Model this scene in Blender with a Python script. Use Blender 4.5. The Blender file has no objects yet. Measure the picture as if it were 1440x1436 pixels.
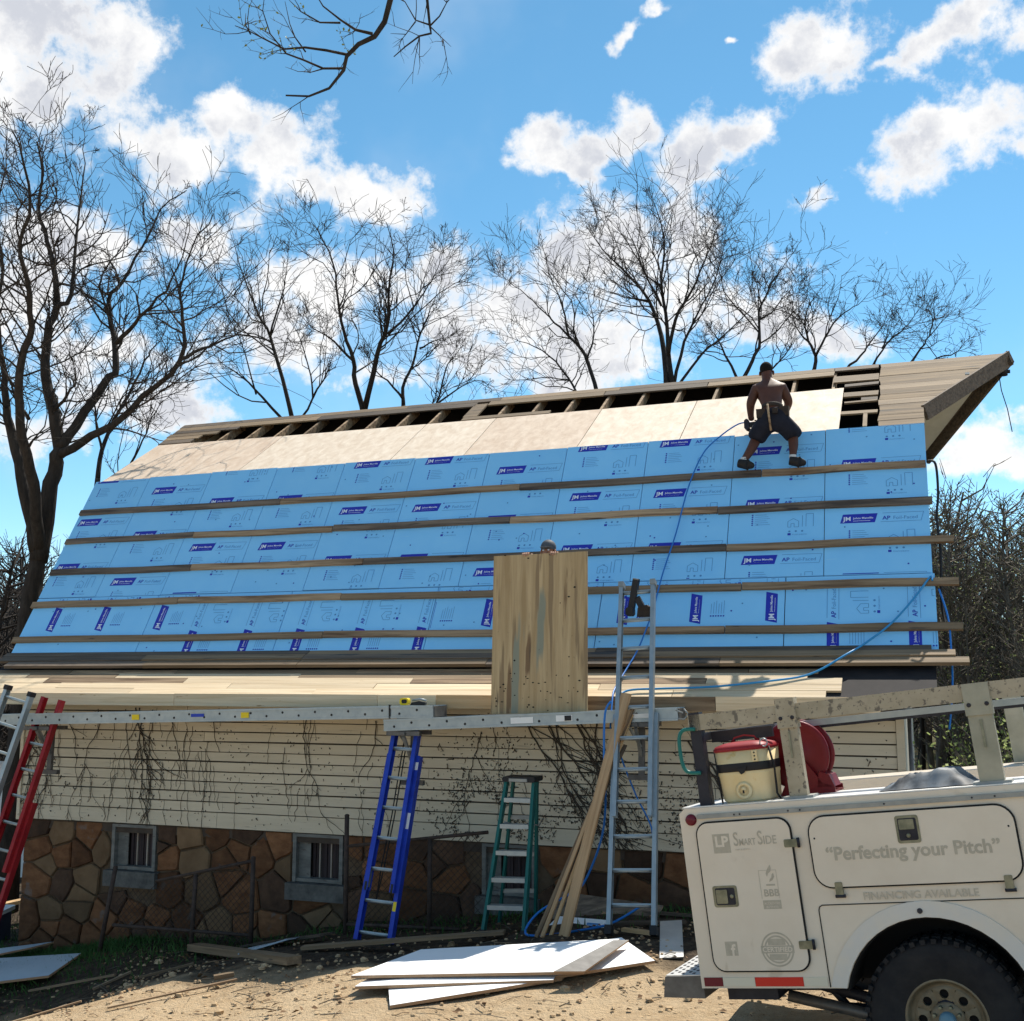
import bpy, bmesh, math, random
from mathutils import Vector, Matrix, noise
R = math.radians
random.seed(7)
scn = bpy.context.scene
COL = scn.collection

# ------------------------------------------------------------------ camera
PITCH = R(8.27)
cam_d = bpy.data.cameras.new('camera')
cam = bpy.data.objects.new('camera', cam_d); COL.objects.link(cam)
cam.location = (0, 0, 2.2)
cam.rotation_euler = (R(90) + PITCH, 0, 0)
cam_d.sensor_width = 36; cam_d.lens = 40.25
cam_d.clip_start = .05; cam_d.clip_end = 3000
scn.camera = cam
scn.view_settings.view_transform = 'Standard'
scn.view_settings.look = 'None'
scn.view_settings.gamma = 1
scn.view_settings.use_curve_mapping = False
scn.view_settings.exposure = 0.75

# ------------------------------------------------------------------ sun and sky
SUN_EL, SUN_AZ = R(56.5), R(30)            # azimuth measured from +Y towards +X
sd = Vector((math.sin(SUN_AZ)*math.cos(SUN_EL), math.cos(SUN_AZ)*math.cos(SUN_EL), math.sin(SUN_EL)))
sl = bpy.data.lights.new('sun', 'SUN'); sl.energy = 4.2; sl.angle = R(.53); sl.color = (1, .93, .82)
so = bpy.data.objects.new('sun', sl); COL.objects.link(so)
so.rotation_euler = sd.to_track_quat('Z', 'Y').to_euler(); so.location = (8, 14, 30)

CLOUDS = [  # azimuth, elevation, half width, half height (degrees), turn (degrees)
    (-25.35,28.03,5.16,5.34,0), (-23.59,25.70,2.89,1.92,-20), (-23.86,29.61,4.49,2.14,0), (-20.17,29.23,2.59,2.22,0), (-17.53,24.89,3.59,2.35,-30), (-14.84,27.22,2.05,1.11,-20),
    (-15.51,26.37,1.07,1.49,0), (-12.06,25.12,2.97,2.65,0), (-10.02,23.82,3.56,1.92,-15), (-7.27,23.48,2.60,1.79,0), (-14.26,21.86,2.81,1.79,10), (-16.31,21.02,2.79,1.49,0),
    (-23.25,20.51,3.94,2.35,0), (-24.32,17.51,3.19,2.56,0), (-20.32,20.10,2.77,1.49,0), (-21.33,14.94,3.60,2.14,0), (-10.60,18.63,4.35,2.56,0), (-6.99,18.97,3.67,2.35,0),
    (-3.89,19.91,2.54,1.62,20), (-3.31,17.00,2.50,2.56,0), (0.00,18.07,4.80,2.78,0), (2.60,20.45,3.01,2.35,0), (5.55,20.55,4.87,2.99,0), (8.86,21.08,2.79,2.14,0),
    (10.24,18.48,4.58,2.99,0), (12.86,17.13,3.18,1.92,-20), (-0.73,15.28,5.40,1.92,0), (4.04,16.64,5.44,2.56,0), (-11.94,15.99,4.07,1.92,0), (16.10,16.06,2.26,1.07,-20),
    (-17.97,12.88,4.90,1.71,0), (-21.75,10.94,3.98,1.28,0), (-5.83,14.51,3.59,1.07,0), (16.54,29.39,3.29,2.48,0), (14.91,28.90,1.79,1.28,0), (17.89,28.53,1.98,1.37,0),
    (21.45,28.14,2.46,0.94,30), (20.07,27.61,1.47,0.60,0), (24.47,29.12,2.58,1.62,0), (25.52,28.14,1.48,1.02,0), (21.22,24.40,4.67,2.05,20), (24.15,24.54,2.96,1.79,0),
    (19.51,23.70,2.37,1.28,20), (24.71,23.54,1.89,1.02,0), (1.81,26.25,1.65,1.79,10), (2.82,24.94,1.82,0.77,0), (4.14,25.88,1.64,0.94,20), (6.02,26.46,2.04,1.54,0),
    (6.97,27.05,1.27,0.94,0), (9.89,25.45,3.27,1.88,0), (11.91,25.87,2.12,1.11,10), (10.40,24.28,1.71,0.68,0), (15.60,22.87,1.41,0.64,15), (5.73,30.98,1.22,0.60,30),
    (7.34,31.86,1.23,0.51,0), (11.80,30.06,0.60,0.34,0), (22.98,10.68,3.76,1.92,0), (21.16,11.65,1.77,0.77,0), (24.29,12.04,2.22,0.94,0), (22.61,9.55,3.52,0.85,0),
    (22.63,9.88,4.85,0.94,0),
]
def make_world():
    w = bpy.data.worlds.new('World'); scn.world = w; w.use_nodes = True
    nt = w.node_tree; N = nt.nodes; L = nt.links
    for n in list(N): N.remove(n)
    def math_(op, a, b=None, c=None, clamp=False):
        n = N.new('ShaderNodeMath'); n.operation = op; n.use_clamp = clamp
        for i, v in enumerate((a, b, c)):
            if v is None: continue
            if isinstance(v, (int, float)): n.inputs[i].default_value = v
            else: L.new(v, n.inputs[i])
        return n.outputs[0]
    def smooth(v, a, b):
        n = N.new('ShaderNodeMapRange'); n.interpolation_type = 'SMOOTHSTEP'
        L.new(v, n.inputs[0]); n.inputs[1].default_value = a; n.inputs[2].default_value = b
        return n.outputs[0]
    def nz(vec, scale, detail, rough=.55, off=0):
        m = N.new('ShaderNodeMapping'); L.new(vec, m.inputs[0]); m.inputs['Location'].default_value = (off, off*.7, off*.3)
        n = N.new('ShaderNodeTexNoise'); L.new(m.outputs[0], n.inputs['Vector'])
        n.inputs['Scale'].default_value = scale; n.inputs['Detail'].default_value = detail; n.inputs['Roughness'].default_value = rough
        return n
    sky = N.new('ShaderNodeTexSky'); sky.sky_type = 'NISHITA'; sky.sun_disc = False
    sky.sun_elevation = SUN_EL; sky.sun_rotation = SUN_AZ; sky.air_density = .75; sky.dust_density = .02; sky.ozone_density = 2.5
    hs = N.new('ShaderNodeHueSaturation'); hs.inputs['Saturation'].default_value = 1.13; hs.inputs['Hue'].default_value = .478
    hs.inputs['Value'].default_value = 1.0
    L.new(sky.outputs[0], hs.inputs['Color'])
    tc = N.new('ShaderNodeTexCoord'); d = tc.outputs['Generated']
    sp = N.new('ShaderNodeSeparateXYZ'); L.new(d, sp.inputs[0])
    az = math_('MULTIPLY', math_('ARCTAN2', sp.outputs[0], sp.outputs[1]), 57.2958)
    el = math_('MULTIPLY', math_('ARCSINE', sp.outputs[2]), 57.2958)
    cb = N.new('ShaderNodeCombineXYZ'); L.new(az, cb.inputs[0]); L.new(el, cb.inputs[1])
    w1 = nz(d, 9, 4, .6); w2 = nz(d, 30, 4, .6, 5)
    def warp(vec, n, amt):
        s = N.new('ShaderNodeVectorMath'); s.operation = 'SUBTRACT'; L.new(n.outputs['Color'], s.inputs[0]); s.inputs[1].default_value = (.5, .5, .5)
        m = N.new('ShaderNodeVectorMath'); m.operation = 'MULTIPLY_ADD'; L.new(s.outputs[0], m.inputs[0]); m.inputs[1].default_value = (amt, amt, 0); L.new(vec, m.inputs[2])
        return m.outputs[0]
    v = warp(warp(cb.outputs[0], w1, 3.6), w2, 1.6)
    F = None
    for (a, e, rx, ry, rot) in CLOUDS:
        m = N.new('ShaderNodeMapping'); m.vector_type = 'TEXTURE'; L.new(v, m.inputs[0])
        m.inputs['Location'].default_value = (a, e, 0); m.inputs['Rotation'].default_value = (0, 0, R(rot)); m.inputs['Scale'].default_value = (rx, ry, 1)
        ln = N.new('ShaderNodeVectorMath'); ln.operation = 'LENGTH'; L.new(m.outputs[0], ln.inputs[0])
        f = math_('SUBTRACT', 1.0, ln.outputs['Value'])
        F = f if F is None else math_('SMOOTH_MAX', F, f, .35)
    # the same kind of broken cumulus over the rest of the sky
    g = nz(d, 2.6, 3, .5, 11)
    gen = math_('MULTIPLY_ADD', g.outputs['Fac'], 5.0, -2.65)
    side = math_('MAXIMUM', smooth(math_('ABSOLUTE', az), 25.0, 31.0), smooth(el, 34.0, 39.0))
    gen = math_('ADD', gen, math_('MULTIPLY', math_('SUBTRACT', side, 1.0), 6.0))
    F = math_('MAXIMUM', F, gen)
    fb = nz(d, 20, 10, .66, 3)
    fine = nz(d, 8, 8, .6, 8)
    h = math_('ADD', math_('MULTIPLY_ADD', fb.outputs['Fac'], 3.0, -1.5), math_('MULTIPLY_ADD', fine.outputs['Fac'], 2.2, -1.1))
    F2 = math_('ADD', math_('SUBTRACT', math_('MINIMUM', F, .72), .10), h)
    dens = smooth(F2, -.12, .60)
    veil = math_('MULTIPLY', smooth(nz(d, 5, 5, .5, 21).outputs['Fac'], .5, .8), .28)
    dens = math_('MAXIMUM', dens, veil)
    # thicker parts of the clouds are greyer
    core = math_('MULTIPLY', smooth(F2, .18, .85), smooth(nz(d, 11, 8, .62, 15).outputs['Fac'], .38, .62))
    cm = N.new('ShaderNodeMixRGB'); L.new(core, cm.inputs[0]); cm.inputs[1].default_value = (1, .995, .985, 1); cm.inputs[2].default_value = (.62, .645, .71, 1)
    b1 = N.new('ShaderNodeBackground'); L.new(hs.outputs[0], b1.inputs[0]); b1.inputs[1].default_value = .105
    b2 = N.new('ShaderNodeBackground'); L.new(cm.outputs[0], b2.inputs[0]); b2.inputs[1].default_value = .63
    mx = N.new('ShaderNodeMixShader'); L.new(dens, mx.inputs[0]); L.new(b1.outputs[0], mx.inputs[1]); L.new(b2.outputs[0], mx.inputs[2])
    out = N.new('ShaderNodeOutputWorld'); L.new(mx.outputs[0], out.inputs[0])
make_world()

# ------------------------------------------------------------------ materials
def mat(name, col, col2=None, rough=.75, metal=0, scale=(6, 6, 6), detail=5, rand=.0, bump=0, lo=.3, hi=.7, spots=None, coord='Object', dist=0, bscale=None):
    """colour noise between col and col2, stretched by scale; rand varies the value from object to object"""
    m = bpy.data.materials.new(name); m.use_nodes = True
    nt = m.node_tree; N = nt.nodes; L = nt.links
    b = N['Principled BSDF']; b.inputs['Roughness'].default_value = rough; b.inputs['Metallic'].default_value = metal
    b.inputs['Specular IOR Level'].default_value = .3 if metal == 0 else .5
    if col2 is None and not rand and not bump:
        b.inputs['Base Color'].default_value = (*col, 1); return m
    tc = N.new('ShaderNodeTexCoord'); oi = N.new('ShaderNodeObjectInfo')
    ad = N.new('ShaderNodeVectorMath'); ad.operation = 'MULTIPLY_ADD'
    cv = N.new('ShaderNodeCombineXYZ')
    for i in range(3): L.new(oi.outputs['Random'], cv.inputs[i])
    L.new(cv.outputs[0], ad.inputs[0]); ad.inputs[1].default_value = (37, 53, 71) if rand else (0, 0, 0); L.new(tc.outputs[coord], ad.inputs[2])
    mp = N.new('ShaderNodeMapping'); mp.inputs['Scale'].default_value = scale; L.new(ad.outputs[0], mp.inputs[0])
    n = N.new('ShaderNodeTexNoise'); n.inputs['Scale'].default_value = 1; n.inputs['Detail'].default_value = detail; n.inputs['Roughness'].default_value = .62
    n.inputs['Distortion'].default_value = dist
    L.new(mp.outputs[0], n.inputs['Vector'])
    r = N.new('ShaderNodeMapRange'); L.new(n.outputs['Fac'], r.inputs[0]); r.inputs[1].default_value = lo; r.inputs[2].default_value = hi
    mx = N.new('ShaderNodeMixRGB'); L.new(r.outputs[0], mx.inputs[0]); mx.inputs[1].default_value = (*col, 1); mx.inputs[2].default_value = (*(col2 or col), 1)
    out = mx.outputs[0]
    for (sc, thr, scol) in (spots or []):
        n2 = N.new('ShaderNodeTexNoise'); n2.inputs['Detail'].default_value = 4; n2.inputs['Scale'].default_value = 1
        mp2 = N.new('ShaderNodeMapping'); mp2.inputs['Scale'].default_value = sc; L.new(ad.outputs[0], mp2.inputs[0]); L.new(mp2.outputs[0], n2.inputs['Vector'])
        r2 = N.new('ShaderNodeMapRange'); L.new(n2.outputs['Fac'], r2.inputs[0]); r2.inputs[1].default_value = thr; r2.inputs[2].default_value = thr+.06
        m2 = N.new('ShaderNodeMixRGB'); L.new(r2.outputs[0], m2.inputs[0]); L.new(out, m2.inputs[1]); m2.inputs[2].default_value = (*scol, 1)
        out = m2.outputs[0]
    if rand:
        hv = N.new('ShaderNodeHueSaturation'); rr = N.new('ShaderNodeMapRange'); L.new(oi.outputs['Random'], rr.inputs[0])
        rr.inputs[3].default_value = 1-rand; rr.inputs[4].default_value = 1+rand
        L.new(rr.outputs[0], hv.inputs['Value']); L.new(out, hv.inputs['Color']); out = hv.outputs[0]
    L.new(out, b.inputs['Base Color'])
    if bump:
        bp = N.new('ShaderNodeBump'); bp.inputs['Strength'].default_value = bump; bp.inputs['Distance'].default_value = .02
        L.new(n.outputs['Fac'], bp.inputs['Height']); L.new(bp.outputs[0], b.inputs['Normal'])
    return m
def wood(name, c1, c2, rand=.2, axis='x', fine=28, rough=.8, spots=None, lo=.3, hi=.7):
    s = {'x': (.9, fine, fine), 'y': (fine, .9, fine), 'z': (fine, fine, .9)}[axis]
    return mat(name, c1, c2, rough, scale=s, rand=rand, bump=.25, detail=7, dist=.4, spots=spots, lo=lo, hi=hi)
m_old = wood('weathered_wood', (.13, .092, .056), (.27, .195, .12), .28, spots=[((2.5, 22, 22), .66, (.06, .05, .045))])
m_dark_old = wood('dark_weathered_wood', (.06, .046, .036), (.17, .13, .095), .3, spots=[((1.6, 9, 9), .63, (.05, .05, .05))])
m_batten = wood('batten_wood', (.13, .078, .045), (.38, .27, .165), .3, fine=16, lo=.36, hi=.62, spots=[((1.1, 9, 9), .63, (.07, .05, .038))])
m_batten_grey = wood('grey_batten_wood', (.07, .054, .044), (.22, .17, .125), .3, fine=16, lo=.36, hi=.64, spots=[((1.2, 9, 9), .62, (.045, .036, .032))])
m_hood = wood('hood_sheathing', (.085, .052, .024), (.225, .15, .075), .22, fine=14, lo=.36, hi=.64, spots=[((1.3, 8, 8), .64, (.05, .04, .03))])
m_tan = wood('tan_lumber', (.30, .185, .095), (.46, .31, .175), .12)
m_new = wood('fresh_wood', (.55, .41, .25), (.76, .62, .43), .2, spots=[((5, 30, 30), .7, (.36, .22, .1))])
m_orange = wood('orange_wood', (.52, .32, .15), (.66, .45, .25), .1)
m_ply = wood('plywood_face', (.52, .38, .27), (.74, .61, .48), .06, 'y', 9, .7, lo=.25, hi=.75)
m_ply2 = wood('plywood_pale', (.58, .455, .335), (.76, .655, .53), .06, 'y', 9, .7)
m_sheet = wood('stained_plywood', (.34, .24, .125), (.50, .375, .215), 0, 'z', 16, .8, lo=.35, hi=.65,
               spots=[((13, 13, .8), .565, (.26, .185, .105)), ((8, 8, .9), .62, (.19, .12, .065)), ((6, 6, .6), .60, (.235, .245, .19)), ((20, 20, 1.6), .68, (.12, .085, .055)), ((34, 34, 22), .72, (.07, .05, .04))])
m_black = mat('black_void', (.012, .011, .011), rough=.9)
m_inner = mat('barn_interior', (.05, .04, .033), (.09, .07, .055), .9)
m_felt = mat('tar_felt', (.011, .010, .012), (.024, .021, .022), .85, scale=(5, 5, 5))
m_foam = mat('blue_foam', (.21, .57, .94), (.245, .61, .95), .45, scale=(2.2, 2.2, 2.2), rand=.035, spots=[((5, 60, 60), .70, (.30, .62, .92)), ((26, 26, 26), .77, (.12, .36, .66))])
m_foam_edge = mat('foam_edge', (.55, .5, .38), rough=.8)
m_print = mat('print_dark_blue', (.02, .035, .42), rough=.5)
m_print2 = mat('print_pale_blue', (.07, .25, .55), rough=.5)
m_printw = mat('print_white', (.72, .8, .9), rough=.5)
m_side = mat('siding_paint', (.57, .51, .385), (.65, .59, .46), .75, scale=(1.2, 5, 12), rand=.06, spots=[((38, 38, 30), .70, (.10, .09, .075)), ((3, 9, 40), .655, (.40, .35, .27)), ((2.5, 14, 60), .70, (.24, .2, .15))])
m_stone = mat('brown_stone', (.09, .038, .016), (.185, .09, .042), .85, scale=(7, 7, 11), rand=.45, bump=.6, detail=8, spots=[((4, 4, 4), .63, (.13, .1, .085))])
m_stone2 = mat('tan_stone', (.12, .075, .04), (.19, .125, .07), .85, scale=(5, 5, 5), rand=.35, bump=.6, detail=8)
m_stone3 = mat('dark_stone', (.045, .025, .016), (.10, .058, .036), .85, scale=(6, 6, 6), rand=.35, bump=.6, detail=8)
m_mortar = mat('mortar', (.085, .057, .036), (.15, .108, .07), .95, scale=(9, 9, 9), bump=.5)
m_soffit = mat('soffit_paint', (.6, .6, .54), (.74, .74, .68), .8, scale=(4, 4, 4))
m_wframe = mat('old_window_paint', (.115, .12, .115), (.225, .23, .215), .7, scale=(5, 5, 14), spots=[((9, 9, 24), .62, (.12, .11, .1))])
m_slat = wood('shutter_slat', (.025, .018, .02), (.06, .045, .048), .35, 'z')
m_slatl = wood('light_gap_slat', (.28, .24, .2), (.4, .35, .3), .2, 'z')
m_conc = mat('concrete_sill', (.075, .076, .073), (.16, .16, .15), .9, scale=(9, 9, 9), bump=.4)
m_vine = mat('dead_vine', (.045, .037, .03), (.09, .075, .06), .9, scale=(20, 20, 20))
m_bark = mat('dark_bark', (.017, .014, .012), (.05, .041, .035), .95, scale=(14, 14, 4), bump=.8, detail=8)
m_rust = mat('rusty_fence_steel', (.03, .023, .02), (.07, .05, .042), .8, scale=(15, 15, 15))
m_bark2 = mat('grey_bark', (.085, .07, .056), (.19, .165, .13), .95, scale=(14, 14, 4), bump=.6)
m_bud = mat('spring_buds', (.22, .28, .05), (.33, .37, .09), .6, scale=(3, 3, 3))
m_blue = mat('blue_fiberglass', (.012, .035, .35), (.018, .06, .46), .45, scale=(8, 8, 8))
m_green = mat('green_fiberglass', (.006, .09, .085), (.012, .13, .115), .5, scale=(8, 8, 8))
m_red = mat('red_fiberglass', (.24, .012, .018), (.33, .02, .025), .45, scale=(8, 8, 8))
m_alu = mat('aluminium', (.27, .32, .35), (.36, .41, .43), .42, .55, scale=(9, 9, 9))
m_alu2 = mat('dull_aluminium', (.22, .235, .23), (.34, .345, .33), .5, .4, scale=(7, 7, 7), spots=[((13, 13, 13), .68, (.2, .19, .17))])
m_steel = mat('grey_steel', (.085, .085, .085), (.15, .15, .15), .5, .5, scale=(9, 9, 9))
m_blackp = mat('black_plastic', (.015, .015, .017), rough=.55)
m_blackm = mat('black_steel', (.012, .012, .02), (.03, .03, .04), .5, scale=(9, 9, 9))
m_yellow = mat('yellow_label', (.72, .55, .02), rough=.5)
m_labelw = mat('white_label', (.75, .76, .75), rough=.5)
m_hose = mat('blue_air_hose', (.015, .16, .52), rough=.4)
m_teal = mat('teal_air_hose', (.05, .42, .52), rough=.4)
m_truck = mat('truck_paint', (.66, .575, .465), (.735, .66, .55), .3, scale=(2.2, 2.2, 2.2), bump=.04, detail=6, spots=[((26, 26, 26), .80, (.45, .38, .28)), ((9, 9, 2.2), .72, (.56, .48, .37)), ((3.5, 3.5, 3.5), .66, (.60, .52, .415))])
m_truckbay = mat('truck_wheel_arch_paint', (.60, .60, .585), (.68, .625, .535), .4, scale=(4, 4, 4))
m_gasket = mat('rubber_gasket', (.012, .012, .012), rough=.7)
m_letter = mat('faded_lettering', (.40, .36, .285), (.49, .44, .35), .5, scale=(30, 30, 30))
m_letter2 = mat('very_faded_lettering', (.47, .42, .33), (.57, .5, .40), .5, scale=(40, 40, 40))
m_chrome = mat('worn_chrome', (.11, .12, .085), (.27, .265, .19), .4, .5, scale=(14, 14, 14))
m_lamp = mat('red_marker_lamp', (.13, .008, .02), rough=.25)
m_reflr = mat('red_reflective_tape', (.62, .03, .02), rough=.3)
m_reflr2 = mat('dark_red_tape', (.14, .01, .02), rough=.4)
m_reflw = mat('white_reflective_tape', (.66, .62, .5), rough=.35)
m_tyre = mat('tyre_rubber', (.012, .012, .015), (.028, .027, .027), .85, scale=(9, 9, 9))
m_rim = mat('dirty_steel_rim', (.13, .105, .065), (.23, .19, .125), .55, .3, scale=(12, 12, 12))
m_hub = mat('blue_hub_cap', (.12, .23, .30), rough=.4)
m_rack = mat('dirty_rack_paint', (.33, .285, .20), (.46, .40, .30), .7, scale=(6, 6, 6), spots=[((22, 22, 22), .60, (.16, .14, .11)), ((60, 60, 60), .62, (.14, .12, .1))])
m_post = mat('olive_post', (.27, .265, .2), (.38, .36, .28), .55, .2, scale=(7, 7, 7))
m_coolw = mat('yellowed_plastic', (.72, .55, .27), (.78, .66, .41), .5, scale=(4, 4, 4), spots=[((7, 7, 7), .66, (.62, .42, .14))])
m_coolr = mat('red_plastic', (.24, .010, .018), (.30, .022, .028), .5, scale=(6, 6, 6))
m_reel = mat('red_reel_paint', (.125, .003, .008), (.17, .006, .011), .4, scale=(5, 5, 5))
m_tarp = mat('grey_tarp', (.02, .025, .033), (.16, .185, .21), .6, scale=(5, 5, 5), lo=.4, hi=.6)
m_treadp = mat('tread_plate', (.62, .63, .63), (.72, .72, .71), .4, .5, scale=(9, 9, 9))
m_skin2 = mat('fair_skin', (.34, .17, .11), (.40, .21, .14), .55, scale=(8, 8, 8))
m_skin = mat('tanned_skin', (.065, .025, .016), (.10, .04, .024), .55, scale=(8, 8, 8))
m_hair = mat('black_hair', (.006, .005, .005), rough=1)
m_short = mat('navy_cloth', (.006, .007, .014), (.014, .016, .028), .85, scale=(12, 12, 12))
m_leather = mat('tool_belt_leather', (.018, .013, .011), (.045, .03, .02), .7, scale=(12, 12, 12))
m_shoe = mat('black_shoe', (.012, .011, .012), rough=.6)
m_sock = mat('white_sock', (.62, .6, .57), rough=.8)
m_cap = mat('grey_cap', (.035, .04, .05), (.10, .11, .13), .7, scale=(12, 12, 12))
m_white = mat('white_panel', (.80, .82, .84), (.84, .85, .86), .55, scale=(3, 3, 3))
m_whiteblue = mat('pale_blue_panel', (.36, .45, .52), (.44, .52, .58), .55, scale=(3, 3, 3))
m_pedge = mat('brown_panel_edge', (.34, .2, .11), (.42, .27, .16), .8, scale=(9, 9, 9))
m_tub = mat('navy_tub', (.012, .015, .05), rough=.5)

def dirt():
    m = bpy.data.materials.new('dirt_ground'); m.use_nodes = True
    nt = m.node_tree; N = nt.nodes; L = nt.links; b = N['Principled BSDF']; b.inputs['Roughness'].default_value = .95; b.inputs['Specular IOR Level'].default_value = .1
    tc = N.new('ShaderNodeTexCoord'); P = tc.outputs['Object']
    def nz(s, det=8, r=.65):
        n = N.new('ShaderNodeTexNoise'); n.inputs['Scale'].default_value = s; n.inputs['Detail'].default_value = det; n.inputs['Roughness'].default_value = r; L.new(P, n.inputs['Vector']); return n.outputs['Fac']
    def mr(v, a, c):
        n = N.new('ShaderNodeMapRange'); L.new(v, n.inputs[0]); n.inputs[1].default_value = a; n.inputs[2].default_value = c; return n.outputs[0]
    def mix(f, a, c):
        n = N.new('ShaderNodeMixRGB'); L.new(f, n.inputs[0])
        for i, v in ((1, a), (2, c)):
            if isinstance(v, tuple): n.inputs[i].default_value = (*v, 1)
            else: L.new(v, n.inputs[i])
        return n.outputs[0]
    c = mix(mr(nz(.9), .35, .65), (.40, .285, .17), (.54, .41, .26))
    c = mix(mr(nz(7), .42, .66), c, (.52, .40, .26))
    c = mix(mr(nz(22), .62, .70), c, (.2, .13, .08))
    c = mix(mr(nz(60, 5), .64, .70), c, (.16, .11, .07))
    # dark soil and grass round the barn, soil darkened outward to paint in its shadow: distance from the facade line
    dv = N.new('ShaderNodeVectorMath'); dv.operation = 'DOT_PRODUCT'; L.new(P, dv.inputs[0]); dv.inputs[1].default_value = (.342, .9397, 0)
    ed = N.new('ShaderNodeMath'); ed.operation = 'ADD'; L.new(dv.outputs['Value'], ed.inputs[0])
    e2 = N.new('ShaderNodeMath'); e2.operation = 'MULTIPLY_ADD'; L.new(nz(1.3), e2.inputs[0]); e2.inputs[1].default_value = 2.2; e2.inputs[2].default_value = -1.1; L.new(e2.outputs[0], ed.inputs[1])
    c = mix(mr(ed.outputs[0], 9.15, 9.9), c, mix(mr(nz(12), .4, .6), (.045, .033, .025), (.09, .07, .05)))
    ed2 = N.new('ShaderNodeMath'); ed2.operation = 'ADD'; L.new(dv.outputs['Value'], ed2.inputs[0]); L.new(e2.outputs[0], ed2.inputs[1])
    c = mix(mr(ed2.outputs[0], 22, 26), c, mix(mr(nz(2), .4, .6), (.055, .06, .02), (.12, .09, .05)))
    L.new(c, b.inputs['Base Color'])
    bp = N.new('ShaderNodeBump'); bp.inputs['Strength'].default_value = .9; bp.inputs['Distance'].default_value = .05
    ba = N.new('ShaderNodeMath'); ba.operation = 'ADD'; L.new(nz(9), ba.inputs[0]); L.new(nz(32, 6), ba.inputs[1]); L.new(ba.outputs[0], bp.inputs['Height']); L.new(bp.outputs[0], b.inputs['Normal'])
    return m
m_dirt = dirt()

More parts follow.
